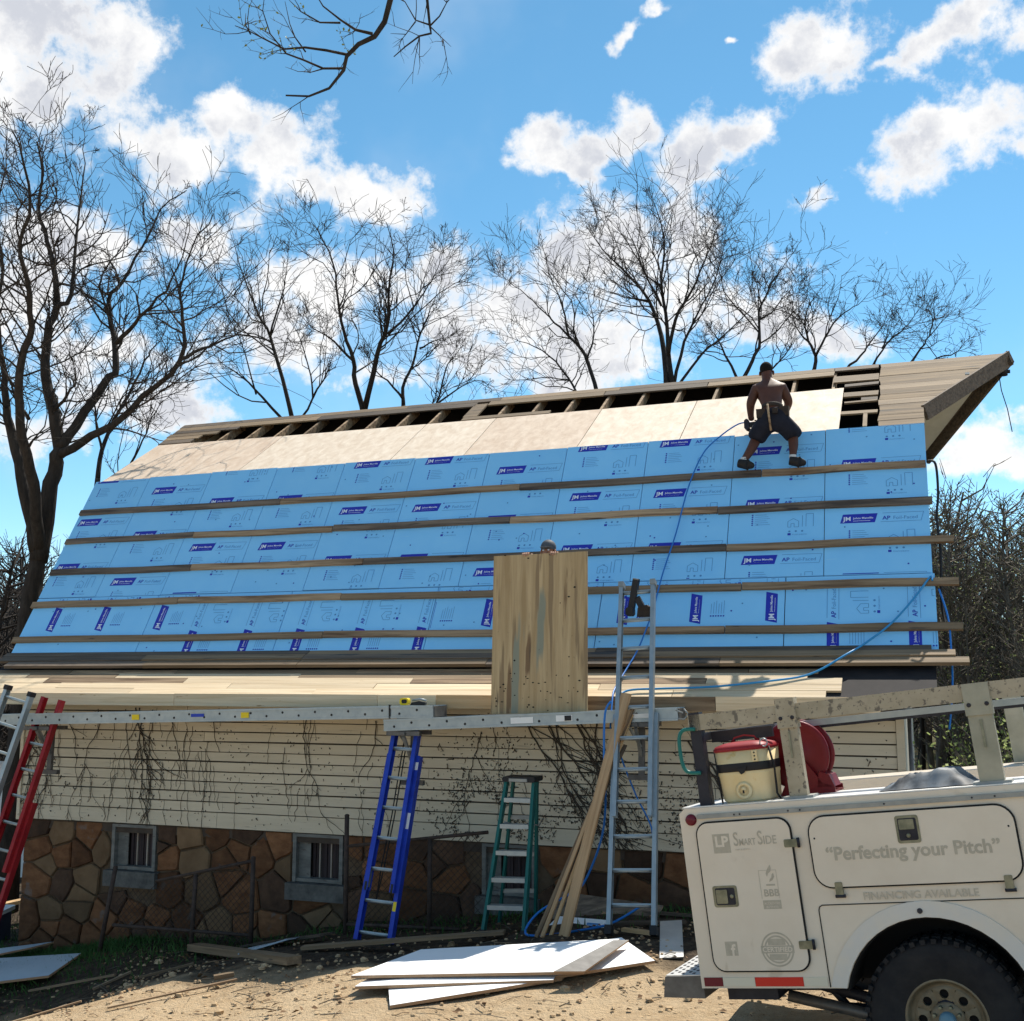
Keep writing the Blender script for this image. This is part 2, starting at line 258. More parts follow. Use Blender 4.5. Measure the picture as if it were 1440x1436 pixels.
# ------------------------------------------------------------------ mesh helpers
def tag(o, label=None, cat=None, group=None, kind=None):
    if label: o['label'] = label
    if cat: o['category'] = cat
    if group: o['group'] = group
    if kind: o['kind'] = kind
    return o
def empty(name, label, cat, loc=(0, 0, 0), group=None, mtx=None):
    o = bpy.data.objects.new(name, None); COL.objects.link(o); o.empty_display_size = .2
    if mtx is not None: o.matrix_world = mtx
    else: o.location = loc
    return tag(o, label, cat, group)
def link(name, me, parent=None):
    o = bpy.data.objects.new(name, me); COL.objects.link(o)
    if parent: o.parent = parent
    return o
class MB:
    """collects geometry with material slots, builds ONE object"""
    def __init__(s): s.v = []; s.f = []; s.mi = []; s.m = []; s.sm = []
    def slot(s, m):
        if m not in s.m: s.m.append(m)
        return s.m.index(m)
    def add(s, vs, fs, m, smooth=False, mtx=None):
        o = len(s.v); k = s.slot(m)
        for p in vs:
            p = Vector(p); s.v.append(mtx @ p if mtx is not None else p)
        for f in fs: s.f.append([i+o for i in f]); s.mi.append(k); s.sm.append(smooth)
        return s
    def box(s, lo, hi, m, mtx=None, bev=0):
        (x0, y0, z0), (x1, y1, z1) = lo, hi
        if bev:
            return s.prism([(x0+bev, z0), (x1-bev, z0), (x1, z0+bev), (x1, z1-bev), (x1-bev, z1), (x0+bev, z1), (x0, z1-bev), (x0, z0+bev)], y0, y1, m, mtx, 'xz')
        vs = [(x0, y0, z0), (x1, y0, z0), (x1, y1, z0), (x0, y1, z0), (x0, y0, z1), (x1, y0, z1), (x1, y1, z1), (x0, y1, z1)]
        return s.add(vs, [(3, 2, 1, 0), (4, 5, 6, 7), (0, 1, 5, 4), (1, 2, 6, 5), (2, 3, 7, 6), (3, 0, 4, 7)], m, False, mtx)
    def prism(s, poly, a, b, m, mtx=None, plane='xy', mtop=None, smooth=False):
        """poly extruded from a to b along the third axis"""
        n = len(poly)
        def p3(p, c): return (p[0], p[1], c) if plane == 'xy' else ((p[0], c, p[1]) if plane == 'xz' else (c, p[0], p[1]))
        vs = [p3(p, a) for p in poly]+[p3(p, b) for p in poly]
        s.add(vs, [(i, (i+1) % n, n+(i+1) % n, n+i) for i in range(n)], m, smooth, mtx)
        s.add(vs, [tuple(range(n-1, -1, -1))], m, False, mtx)
        s.add(vs, [tuple(range(n, 2*n))], mtop or m, False, mtx)
        return s
    def tube(s, pts, rad, m, n=6, mtx=None, smooth=True, cap=True):
        pts = [Vector(p) for p in pts]
        if not hasattr(rad, '__len__'): rad = [rad]*len(pts)
        vs = []; fs = []
        d0 = (pts[1]-pts[0]).normalized(); up = Vector((0, 0, 1)) if abs(d0.z) < .9 else Vector((1, 0, 0))
        x = d0.cross(up).normalized()
        for i, p in enumerate(pts):
            d = (pts[min(i+1, len(pts)-1)]-pts[max(i-1, 0)])
            d = d.normalized() if d.length > 1e-9 else d0
            x = (x-d*x.dot(d)); x = x.normalized() if x.length > 1e-6 else d.orthogonal().normalized()
            y = d.cross(x)
            for k in range(n):
                a = 2*math.pi*k/n; vs.append(p+(x*math.cos(a)+y*math.sin(a))*rad[i])
        for i in range(len(pts)-1):
            for k in range(n): fs.append((i*n+k, i*n+(k+1) % n, (i+1)*n+(k+1) % n, (i+1)*n+k))
        if cap:
            fs.append(tuple(range(n-1, -1, -1))); q = (len(pts)-1)*n; fs.append(tuple(range(q, q+n)))
        return s.add(vs, fs, m, smooth, mtx)
    def lathe(s, prof, m, n=32, mtx=None, smooth=True):
        """prof = (radius, y) turned round the local y axis"""
        vs = []; fs = []
        for (r, y) in prof:
            for k in range(n):
                a = 2*math.pi*k/n; vs.append((r*math.cos(a), y, r*math.sin(a)))
        for i in range(len(prof)-1):
            for k in range(n): fs.append((i*n+k, (i+1)*n+k, (i+1)*n+(k+1) % n, i*n+(k+1) % n))
        return s.add(vs, fs, m, smooth, mtx)
    def build(s, name, parent=None, recalc=False):
        me = bpy.data.meshes.new(name); me.from_pydata([tuple(v) for v in s.v], [], s.f)
        for m in s.m: me.materials.append(m)
        me.polygons.foreach_set('material_index', s.mi); me.polygons.foreach_set('use_smooth', s.sm)
        if recalc:
            bm = bmesh.new(); bm.from_mesh(me); bmesh.ops.recalc_face_normals(bm, faces=bm.faces); bm.to_mesh(me); bm.free()
        me.update()
        return link(name, me, parent)
def frame(o, x, y, z):
    return Matrix(((x[0], y[0], z[0], o[0]), (x[1], y[1], z[1], o[1]), (x[2], y[2], z[2], o[2]), (0, 0, 0, 1)))
def along(p0, p1, up=(0, 0, 1)):
    """frame with x from p0 to p1 and z as near to up as it can be; returns it and the length"""
    p0, p1 = Vector(p0), Vector(p1); x = (p1-p0); ln = x.length; x.normalize()
    up = Vector(up); z = (up-x*up.dot(x)).normalized(); y = z.cross(x)
    return frame(p0, x, y, z), ln
def rrect(x0, y0, x1, y1, r, n=5):
    p = []
    for cx, cy, a0 in ((x1-r, y1-r, 0), (x0+r, y1-r, 90), (x0+r, y0+r, 180), (x1-r, y0+r, 270)):
        for k in range(n+1): a = R(a0+90*k/n); p.append((cx+r*math.cos(a), cy+r*math.sin(a)))
    return p
_txt = {}
def text(s, size=1, align='LEFT', shear=0, bold=0):
    key = (s, align, shear, bold)
    if key not in _txt:
        cu = bpy.data.curves.new('t', 'FONT'); cu.body = s; cu.align_x = align; cu.size = 1; cu.shear = shear; cu.resolution_u = 3; cu.offset = bold
        ob = bpy.data.objects.new('t', cu); COL.objects.link(ob)
        dg = bpy.context.evaluated_depsgraph_get(); me = bpy.data.meshes.new_from_object(ob.evaluated_get(dg))
        _txt[key] = ([tuple(v.co) for v in me.vertices], [tuple(p.vertices) for p in me.polygons])
        bpy.data.objects.remove(ob); bpy.data.curves.remove(cu); bpy.data.meshes.remove(me)
    vs, fs = _txt[key]
    return [(x*size, y*size, z*size) for x, y, z in vs], fs
def text_w(s, width, align='LEFT', bold=0):
    vs, fs = text(s, 1, align, 0, bold); w = max(v[0] for v in vs)-min(v[0] for v in vs)
    return [(x*width/w, y*width/w, z) for x, y, z in vs], fs

# ------------------------------------------------------------------ the barn's own axes: x along the facade, y into the barn, z up
TH = R(20)
BM = Matrix.Translation((0, 12.8, 0)) @ Matrix.Rotation(-TH, 4, 'Z')
def B(s, d, z): return BM @ Vector((s, d, z))
_G = [(-6.3, 15.1, -1.2), (-5.4, 12.1, -1.3), (-3.6, 13.6, -.85), (-1.36, 11.6, -.42), (1.2, 11.6, -.12), (2.4, 6.5, -.09), (1.15, 7.2, -.19), (-2.6, 10.2, -.62), (0, 9.3, -.20), (-1.15, 9.5, -.20), (1.05, 10.55, -.03), (4, 11, .05), (5, 6, .3),
      (-2.5, 6, -.62), (-5, 8, -1.05), (0, 5, -.3), (-8.5, 17, -1.5), (-12, 14, -1.9), (-3, 2, -.6), (1.5, 2, -.05), (6.5, 12, .3), (3.6, 24, -.6), (-6, 26, -1.2), (10, 20, .2), (-1.2, 14.5, -.55)]
def ground_z(x, y):
    sw = sz = 0
    for (a, b, c) in _G:
        w = 1/((x-a)**2+(y-b)**2+.6)**1.5; sw += w; sz += w*c
    far = max(0, math.hypot(x, y-12)-16)
    return sz/sw+.012*far

# ------------------------------------------------------------------ ground
def make_ground():
    xs = [-420, -300, -200, -130, -90, -60, -40, -28, -20, -16]+[-14+.35*i for i in range(70)]+[11, 13, 16, 20, 28, 40, 60, 90, 130, 200, 300, 420]
    ys = [-300, -150, -80, -40, -20, -10, -4, 0]+[1+.35*i for i in range(54)]+[20.5, 22, 24, 27, 31, 36, 45, 60, 90, 140, 220, 400]
    vs = []; fs = []
    for y in ys:
        for x in xs:
            z = ground_z(x, y)
            if abs(x) < 15 and 0 < y < 20: z += .045*noise.noise((x*1.7, y*1.7, 0))+.024*noise.noise((x*5, y*5, 3))
            vs.append((x, y, z))
    nx = len(xs)
    for j in range(len(ys)-1):
        for i in range(nx-1): fs.append((j*nx+i, j*nx+i+1, (j+1)*nx+i+1, (j+1)*nx+i))
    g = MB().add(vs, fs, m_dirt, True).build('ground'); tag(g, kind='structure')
make_ground()

# ------------------------------------------------------------------ barn
barn = empty('barn', 'old barn with blue foam sheeted roof, pale siding and a brown stone base', 'barn', mtx=BM)
SL, SR, RL, RR = -6.69, 4.04, -7.3, 4.43
LOW = frame((0, .25, 2.45), (1, 0, 0), (0, math.cos(R(60)), math.sin(R(60))), (0, -math.sin(R(60)), math.cos(R(60))))
UP = frame((0, 1.78, 5.1), (1, 0, 0), (0, math.cos(R(32)), math.sin(R(32))), (0, -math.sin(R(32)), math.cos(R(32))))
FLA = frame((0, -.55, 2.0), (1, 0, 0), (0, math.cos(R(28)), math.sin(R(28))), (0, -math.sin(R(28)), math.cos(R(28))))
BW = 7.72                                                    # barn width; the back half mirrors the front
MIR = Matrix(((1, 0, 0, 0), (0, -1, 0, BW), (0, 0, 1, 0), (0, 0, 0, 1)))
def make_roof():
    b = MB()
    b.box((RL+.02, -.02, -.06), (RR-.02, 3.05, -.028), m_felt, LOW)
    b.box((RL+.02, 0, -.06), (RR-.02, .96, -.03), m_felt, FLA)
    b.box((RL, 0, -.05), (RR, 3.06, 0), m_felt, MIR @ LOW); b.box((RL, 0, -.05), (RR, 2.45, 0), m_felt, MIR @ UP); b.box((RL, 0, -.05), (RR, .95, 0), m_dark_old, MIR @ FLA)  # near-black back slopes paint in the dark loft seen between the rafters
    b.box((SL, .02, 1.9), (SR, BW-.02, 1.95), m_inner)
    roof = b.build('roof', barn)
    # blue foam sheets
    cols = [-7.30, -6.33, -5.26, -4.17, -3.10, -2.03, -.96, .11, 1.17, 2.25, 3.32, 4.43]
    logos = [(-7.05, .68), (-5.97, .40), (-4.9, .13), (-3.8, .10), (-2.74, .63), (-1.67, .61), (-.60, .36), (.46, .65), (1.52, .63), (2.62, .40), (3.69, .12)]
    def unit(bm_add, cx, cy, rot):
        c, s = math.cos(rot), math.sin(rot)
        def T(p, w=.0015): return (cx+p[0]*c-p[1]*s, cy+p[0]*s+p[1]*c, w)
        def poly(ps, m, w=.0015): bm_add([T(p, w) for p in ps], [tuple(range(len(ps)))], m)
        def txt(s_, x, y, size, m, w=.0015, width=None, bold=0):
            vs, fs = text_w(s_, width, bold=bold) if width else text(s_, size)
            bm_add([T((x+v[0], y+v[1]), w) for v in vs], fs, m)
        def line(x0, y0, x1, y1, t, m):
            d = Vector((x1-x0, y1-y0)).normalized()*t; n_ = Vector((-d.y, d.x))
            poly([(x0-n_.x, y0-n_.y), (x1-n_.x, y1-n_.y), (x1+n_.x, y1+n_.y), (x0+n_.x, y0+n_.y)], m)
        poly([(-.20, -.062), (.17, -.062), (.20, .062), (-.17, .062)], m_print)
        txt('JM', -.165, -.03, .1, m_printw, .003, .085, .02); txt('Johns Manville', -.06, -.01, .05, m_printw, .003, .215, .012)
        line(-.06, -.035, .12, -.035, .003, m_printw)
        txt('AP', .25, -.03, .1, m_print, .0015, .085, .02); txt('Foil-Faced', .36, -.03, .1, m_print2, .0015, .25)
        for (a, b_, c_, d_) in ((.23, -.06, .65, -.06), (.65, -.06, .68, .06), (.68, .06, .25, .06)): line(a, b_, c_, d_, .0025, m_print2)
        for k in range(6):
            y = -.17-.028*k
            poly([(-.10+.011*math.cos(a*1.0472), y+.011*math.sin(a*1.0472)) for a in range(6)], m_print)
            line(-.07, y, .06+.02*((k*7) % 3), y, .0025, m_print2)
        H = [(.30, -.36), (.30, -.28), (.36, -.24), (.42, -.28), (.42, -.36), (.37, -.36), (.37, -.31), (.335, -.31), (.335, -.36)]
        for i in range(len(H)): line(*H[i], *H[(i+1) % len(H)], .003, m_print2)
        H = [(.50, -.36), (.50, -.18), (.58, -.18), (.58, -.36)]
        for i in range(3): line(*H[i], *H[i+1], .003, m_print2)
        line(.46, -.36, .46, -.2, .003, m_print2)
        for k in range(3): poly([(.32+.07*k+.014*math.cos(a*1.0472), -.42+.014*math.sin(a*1.0472)) for a in range(6)], m_print2)
        poly([(.30, -.475), (.335, -.475), (.335, -.445), (.30, -.445)], m_print); txt('FOAM SHEATH', .35, -.475, .04, m_print2, .0015, .16)
    def sheet(s0, s1, v0, v1, units, rot):
        bm = bmesh.new(); mats = [m_foam, m_print, m_print2, m_printw]
        def bm_add(vs, fs, m):
            vv = [bm.verts.new(p) for p in vs]
            for f in fs:
                try: fc = bm.faces.new([vv[i] for i in f]); fc.material_index = mats.index(m)
                except ValueError: pass
        for (cx, cy) in units: unit(bm_add, cx, cy, rot)
        for co, no in (((s0+.012, 0, 0), (-1, 0, 0)), ((s1-.012, 0, 0), (1, 0, 0)), ((0, v0+.006, 0), (0, -1, 0)), ((0, v1-.006, 0), (0, 1, 0))):
            if bm.verts: bmesh.ops.bisect_plane(bm, geom=bm.verts[:]+bm.edges[:]+bm.faces[:], plane_co=co, plane_no=no, clear_outer=True)
        for k in range(9):
            a_, b_ = rnd.uniform(s0+.04, s1-.04), rnd.uniform(v0+.03, v1-.03)
            bm_add([(a_+.011*math.cos(t*1.0472), b_+.011*math.sin(t*1.0472), .002) for t in range(6)], [tuple(range(6))], m_print2 if k % 3 else m_print)
        q = [bm.verts.new(p) for p in ((s0, v0, -.026), (s1, v0, -.026), (s1, v1, -.026), (s0, v1, -.026), (s0, v0, 0), (s1, v0, 0), (s1, v1, 0), (s0, v1, 0))]
        for f in ((4, 5, 6, 7), (0, 1, 5, 4), (1, 2, 6, 5), (2, 3, 7, 6), (3, 0, 4, 7)): bm.faces.new([q[i] for i in f])
        bm.transform(LOW)
        me = bpy.data.meshes.new('foam_panel'); bm.to_mesh(me); bm.free()
        for m in mats: me.materials.append(m)
        link('foam_panel', me, roof)
    rnd = random.Random(3)
    for i in range(11):
        top = 3.06+rnd.uniform(-.012, .03)
        un = []
        for (lx, lo) in ([logos[i]] + ([logos[i-1]] if i else []) + ([logos[i+1]] if i < 10 else [])):
            un += [(lx, lo+.8*k+.0) for k in range(0, 5)]
        sheet(cols[i]+.004, cols[i+1]-.004, .966+rnd.uniform(-.005, .008), top, un, 0)
    bcols = [-7.30, -5.28, -3.24, -1.21, .86, 2.92, 4.45]
    vlogo = [[(-6.84, .60), (-6.03, .60)], [(-4.51, .2), (-3.69, .2), (-5.1, .6)], [(-2.94, .2), (-2.12, .2), (-1.3, .2)], [(-.49, .57), (.33, .57), (-1.25, .57)], [(1.14, .57), (1.96, .57), (2.78, .57)], [(3.42, .17), (4.23, .17)]]
    for i in range(6): sheet(bcols[i]+.005, bcols[i+1]-.005, 0, .952, vlogo[i], R(90))
    # battens, each length its own board
    lines = [(2.445, [-7.29, -3.9, -.42, 2.6, 4.42]), (1.925, [-7.29, -5.11, -2.94, -.46, 2.12, 4.47]), (1.375, [-7.29, -4.93, -2.34, 2.25, 4.66]), (.84, [-7.33, -4.92, -2.5, 2.45, 4.68]), (.275, [-7.36, -2.59, 2.3, 4.69])]
    for li, (v, js) in enumerate(lines):
        for k in range(len(js)-1):
            a, c = js[k]+.004, js[k+1]-.004; h = .043+rnd.uniform(-.003, .003); j0, j1 = rnd.uniform(-.012, .012), rnd.uniform(-.012, .012)
            b = MB(); vs = []
            n = 6
            for t in range(n+1):
                x = a+(c-a)*t/n; y = v+j0+(j1-j0)*t/n+.006*math.sin(t*1.3+k)
                for (yy, w) in ((y-h, .002), (y+h, .002), (y+h, .036), (y-h, .036)): vs.append((x, yy, w))
            fs = [(t*4+q, t*4+(q+1) % 4, t*4+4+(q+1) % 4, t*4+4+q) for t in range(n) for q in range(4)]+[(3, 2, 1, 0), (n*4, n*4+1, n*4+2, n*4+3)]
            m = m_batten_grey if (li < 3 and k % 2 == 0) else m_batten
            if li >= 3: m = m_batten if k % 2 else m_old
            b.add(vs, fs, m, False, LOW).build('batten', roof, True)
    # sheathing plywood on the upper slope
    for i, (a, c, t0, t1, m) in enumerate([(-7.19, -4.85, 1.50, 1.46, m_ply), (-4.84, -2.44, 1.46, 1.47, m_ply2), (-2.43, -1.35, 1.47, 1.48, m_ply2), (-1.34, .22, 1.48, 1.50, m_ply), (.23, 1.55, 1.50, 1.52, m_ply2), (1.56, 3.47, 1.52, 1.56, m_ply2)]):
        b = MB(); b.prism([(a, .0), (c, .0), (c, t1), (a+(0 if i else -.0), t0)], -.013, 0, m, UP); b.build('plywood_sheet', roof)
    # rafters
    for k in range(21):
        s = -7.17+.525*k
        b = MB(); b.box((s-.019, -.05, -.15), (s+.019, 2.42, -.03), m_batten, UP); b.build('rafter', roof)
        if -6.8 < s < 4: b = MB(); b.box((s-.02, .1, -.2), (s+.02, 3.0, -.064), m_dark_old, LOW); b.build('rafter', roof)
    # weathered planks along the ridge and at both ends
    def plank(a, c, v0, v1, w0=-.016, w1=.006, m=m_old, F=UP, skew=0):
        b = MB(); b.prism([(a, v0), (c, v0+skew), (c+rnd.uniform(-.01, .01), v1+skew), (a, v1)], w0, w1, m, F); return b.build('sheathing_plank', roof)
    js = [-7.28, -5.0, -3.1, -1.55, .3, 1.9, 3.32, 3.895]
    for k in range(7): plank(js[k]+.003, js[k+1]-.003, 2.3, 2.445, m=m_old if k % 2 else m_dark_old)
    for k, (a, c) in enumerate([(-7.25, -4.6), (-4.59, -1.9), (-1.69, .1), (.11, 1.6), (1.61, 3.32)]): plank(a, c, 2.12, 2.29, m=m_dark_old if k % 2 else m_old)
    plank(-7.26, -6.3, 1.86, 1.99); plank(-7.24, -6.0, 2.01, 2.14, m=m_dark_old); plank(-7.22, -6.55, 1.70, 1.84, m=m_old); plank(-7.2, -6.6, 1.53, 1.68, m=m_dark_old)
    plank(-1.9, -.55, 1.5, 1.62, m=m_old); plank(-1.92, -1.7, 1.63, 2.2, m=m_old)
    for (a, c, v0, v1, m) in ((3.33, 3.9, 1.80, 2.05, m_old), (3.48, 3.9, 1.58, 1.68, m_dark_old), (3.48, 3.9, 1.18, 1.34, m_old), (3.7, 3.9, 1.0, 1.1, m_dark_old), (3.5, 3.9, .93, .98, m_old), (3.47, 3.9, .52, .62, m_old), (3.74, 3.79, .05, .5, m_old)):
        plank(a, c, v0, v1, m=m, skew=rnd.uniform(-.02, .03))
    # eave: fresh planks below, weathered boards piled against the foam
    def row(v0, v1, js, m, w0=-.02, w1=.0, name='eave_plank'):
        for k in range(len(js)-1):
            b = MB(); b.prism([(js[k]+.003, v0+rnd.uniform(-.004, .004)), (js[k+1]-.003, v0+rnd.uniform(-.004, .004)), (js[k+1]-.003, v1), (js[k]+.003, v1)], w0, w1+rnd.uniform(-.004, .004), m[k % len(m)], FLA); b.build(name, roof)
    row(.0, .135, [-7.3, -4.7, -2.2, .5, 1.9, 3.4], [m_new], 0-.02, .004); row(.14, .27, [-7.3, -5.9, -3.4, -1.5, 1.1, 3.54], [m_new], -.02, 0)
    row(.275, .40, [-7.3, -6.2, -4.1, -1.1, 2.2, 3.54], [m_new, m_batten], -.02, 0); row(.41, .52, [-7.3, -6.6, -5.2, -2.6, .8, 3.2], [m_new, m_old], -.02, -.004); row(.525, .62, [-7.3, -6.0, -4.4, -1.9, .2, 2.6, 3.3], [m_old, m_batten], -.02, -.006)
    row(.60, .72, [-7.1, -4.9, -2.7, -.3, 2.3, 4.72], [m_dark_old, m_old, m_old], .03, .07); row(.73, .85, [-7.32, -5.0, -2.7, 1.2, 4.6], [m_dark_old, m_old], .04, .08)
    row(.86, .965, [-7.34, -2.7, .9, 4.38], [m_dark_old, m_old], .035, .075)
    js = [-7.3, -4.0, -1.35, -.65, .9, 2.35, 3.9]
    for k in range(6):
        b = MB(); b.box((js[k]+.003, -.60, 1.865), (js[k+1]-.003, -.555, 2.005+.003*(k % 2)), [m_new, m_new, m_new, m_orange, m_batten, m_new][k]); b.build('fascia_board', roof)
    b = MB(); b.box((RL, -.55, 1.875), (RR, -.01, 1.895), m_inner); b.build('soffit', roof)
    # roof edges at the right gable
    b = MB(); b.box((RR-.06, 0, -.10), (RR-.005, 3.02, -.03), m_dark_old, LOW); b.build('rake_board', roof)
    # hay hood at the ridge
    def edge(v): return 4.43 if v < .64 else 4.43+(v-.64)*(5.48-4.43)/(2.45-.64)
    hood = MB(); hood.box((3.95, 2.35, -.14), (5.36, 2.42, -.02), m_dark_old, UP); hood = hood.build('hay_hood', barn)
    for F, mm in ((UP, m_hood), (MIR @ UP, m_dark_old)):
        k = 0; v = 0
        while v < 2.44:
            v1 = min(2.445, v+.19); b = MB(); b.prism([(3.905+rnd.uniform(0, .03), v+.003), (edge(v), v+.003), (edge(v1), v1-.003), (3.905+rnd.uniform(0, .03), v1-.003)], -.02, rnd.uniform(.002, .008), mm if rnd.random() < .85 else m_old, F, mtop=None)
            b.build('sheathing_plank', hood, True); v = v1; k += 1
        b = MB(); b.prism([(4.0, .05), (4.40, .05), (4.42, .66), (5.38, 2.4), (4.0, 2.4)], -.045, -.025, m_soffit, F); b.build('soffit', hood, True)
        p0, p1 = F @ Vector((4.43, .60, .01)), F @ Vector((5.50, 2.45, .01))
        M_, ln = along(p0, p1); b = MB(); b.box((-.02, -.022, -.18), (ln+.02, .022, .012), m_dark_old, M_); b.build('fascia_board', hood)
    b = MB(); p = Vector((5.2, 3.86, 6.15)); b.tube([p+Vector((-.5, 0, .02)), p, p+Vector((.32, 0, 0))], .025, m_blackm, 6); b.tube([p+Vector((.24, 0, -.05)), p+Vector((.24, 0, .06))], .05, m_blackm, 8); b.build('pulley_bar', hood)
    b = MB(); b.tube([p+Vector((.18, 0, 0)), p+Vector((.2, -.02, -.25)), p+Vector((.26, 0, -.5)), p+Vector((.3, .02, -.8))], .006, m_blackm, 4); b.build('hanging_wire', hood)
    b = MB(); b.box((4.95, 3.2, 5.85), (5.0, 3.28, 6.02), m_labelw); b.build('wooden_block', hood)
    return roof
roof = make_roof()

def make_walls():
    b = MB(); b.box((SL, .02, .3), (SR, .12, 1.9), m_inner); siding = b.build('siding', barn)
    rnd = random.Random(5)
    z = .60; rows = [(.41, .60)]
    while z < 1.84: rows.append((z, min(1.88, z+.118))); z += .118
    for i, (z0, z1) in enumerate(rows):
        js = [SL]; x = SL+rnd.uniform(1.2, 4)
        while x < SR-.8: js.append(x); x += rnd.uniform(2.2, 4.4)
        js.append(SR-.03)
        for k in range(len(js)-1):
            a, c = js[k]+.002, js[k+1]-.002; e = rnd.uniform(-.003, .003); bow = rnd.uniform(-.004, .006)
            q = MB(); n = 4; vs = []
            for t in range(n+1):
                x = a+(c-a)*t/n; o = e+bow*math.sin(math.pi*t/n)
                vs += [(x, .018, z0+o+.005), (x, -.024-abs(o), z0+o+.005), (x, -.016, z1-.009), (x, .018, z1-.009)]
            fs = [(t*4+w, t*4+(w+1) % 4, t*4+4+(w+1) % 4, t*4+4+w) for t in range(n) for w in range(4)]+[(3, 2, 1, 0), (n*4, n*4+1, n*4+2, n*4+3)]
            q.add(vs, fs, m_side).build('clapboard', siding, True)
    b = MB(); b.box((SR-.028, -.045, .40), (SR+.05, .06, 1.87), m_side); b.build('corner_board', siding)
    b = MB(); b.box((SL-.05, -.045, .40), (SL-.002, .06, 1.87), m_side); b.build('corner_board', siding)
    # gables and back
    g = MB(); prof = [(.03, .4), (BW-.03, .4), (BW-.03, 1.9), (BW-.35, 2.45), (BW-1.9, 5.0), (BW/2, 6.25), (1.9, 5.0), (.35, 2.45), (.03, 1.9)]
    for s in (SL, SR-.06): g.prism(prof, s, s+.06, m_side, None, 'yz')
    g.box((SL, BW-.08, .4), (SR, BW-.02, 1.9), m_side); g.build('gable_wall', barn, True)
    b = MB(); b.tube([(SR+.10, -.02, 1.85), (SR+.10, -.02, .2)], .022, m_steel, 8); b.build('downpipe', barn)
    # stone base
    f = MB()
    wins = [(-5.27, -4.62), (-2.71, -2.06), (-.35, .27)]
    ex = [SL+.03]+[v for w in wins for v in w]+[SR-.02]
    for i in range(0, len(ex), 2): f.box((ex[i], .05, -1.9), (ex[i+1], .3, .408), m_mortar)
    for (a, c) in wins: f.box((a, .05, -1.9), (c, .3, -.335), m_mortar)
    f.box((SL+.03, .3, -1.9), (SL+.3, BW-.1, .4), m_mortar); f.box((SR-.3, .3, -1.9), (SR-.02, BW-.1, .4), m_mortar); f.box((SL+.3, BW-.4, -1.9), (SR-.3, BW-.1, .4), m_mortar)
    base = f.build('stone_foundation', barn)
    # irregular flat stones: clipped Voronoi cells
    seeds = []
    z = .27; row = 0
    while z > -1.6:
        x = SL+rnd.uniform(0, .3); hh = rnd.choice([.24, .30, .36])
        while x < SR+.2:
            w_ = rnd.uniform(.24, .56); seeds.append((x+w_/2, z+rnd.uniform(-.10, .10)))
            if w_ > .34 and rnd.random() < .4: seeds.append((x+w_/2+rnd.uniform(-.1, .1), z-hh*.5))
            x += w_
        z -= hh; row += 1
    def clip(poly, nx, nz_, d):
        out = []
        for i in range(len(poly)):
            p, q = poly[i], poly[(i+1) % len(poly)]; a = p[0]*nx+p[1]*nz_-d; c = q[0]*nx+q[1]*nz_-d
            if a <= 0: out.append(p)
            if a*c < 0: t = a/(a-c); out.append((p[0]+(q[0]-p[0])*t, p[1]+(q[1]-p[1])*t))
        return out
    for (x, z) in seeds:
        gx = ground_z(*B(x, 0, 0).xy)
        if z < gx-.12: continue
        poly = [(SL+.03, -1.7), (SR-.02, -1.7), (SR-.02, .405), (SL+.03, .405)]
        for (a, c) in seeds:
            if (a, c) == (x, z) or abs(a-x) > 1.2 or abs(c-z) > 1.2: continue
            nx, nz_ = a-x, c-z; ln = math.hypot(nx, nz_); nx /= ln; nz_ /= ln
            poly = clip(poly, nx, nz_, ((a+x)/2)*nx+((c+z)/2)*nz_-.008)
            if len(poly) < 3: break
        if len(poly) < 3: continue
        # keep clear of the window openings
        for (a, c) in wins:
            zl = -.345
            if max(p[1] for p in poly) > zl and min(p[0] for p in poly) < c+.02 and max(p[0] for p in poly) > a-.02:
                if x < a: poly = clip(poly, 1, 0, a-.02)
                elif x > c: poly = clip(poly, -1, 0, -(c+.02))
                elif z < zl: poly = clip(poly, 0, 1, zl)
                else: poly = []
            if len(poly) < 3: break
        if len(poly) < 3: continue
        cx = sum(p[0] for p in poly)/len(poly); cz = sum(p[1] for p in poly)/len(poly)
        ar = abs(sum(poly[i][0]*poly[(i+1) % len(poly)][1]-poly[(i+1) % len(poly)][0]*poly[i][1] for i in range(len(poly))))/2
        if ar < .006: continue
        pr = rnd.uniform(.0, .025); q_ = []
        for i in range(len(poly)):
            a, c = poly[i], poly[(i+1) % len(poly)]; el_ = math.hypot(c[0]-a[0], c[1]-a[1])
            q_.append((a[0]+(cx-a[0])*.025, a[1]+(cz-a[1])*.025))
            if el_ > .09:
                for t in (.33, .67): j = rnd.uniform(-.009, .004); d0 = math.hypot(a[0]-cx, a[1]-cz)+1e-6; x_, z_ = a[0]+(c[0]-a[0])*t, a[1]+(c[1]-a[1])*t; q_.append((x_+(x_-cx)/d0*j, z_+(z_-cz)/d0*j))
        poly = q_; n = len(poly)
        ring = lambda k, y: [(cx+(p[0]-cx)*k, y+rnd.uniform(-.003, .003), cz+(p[1]-cz)*k) for p in poly]
        vs = [(p[0], .07, p[1]) for p in poly]+ring(1, .038-pr)+ring(.93, .020-pr)+[(cx+rnd.uniform(-.05, .05), .014-pr+rnd.uniform(-.014, .010), cz+rnd.uniform(-.05, .05))]
        fs = [(i, (i+1) % n, n+(i+1) % n, n+i) for i in range(n)]+[(n+i, n+(i+1) % n, 2*n+(i+1) % n, 2*n+i) for i in range(n)]+[(2*n+i, 2*n+(i+1) % n, 3*n) for i in range(n)]
        MB().add(vs, fs, rnd.choice([m_stone, m_stone, m_stone2, m_stone3])).build('stone', base, True)
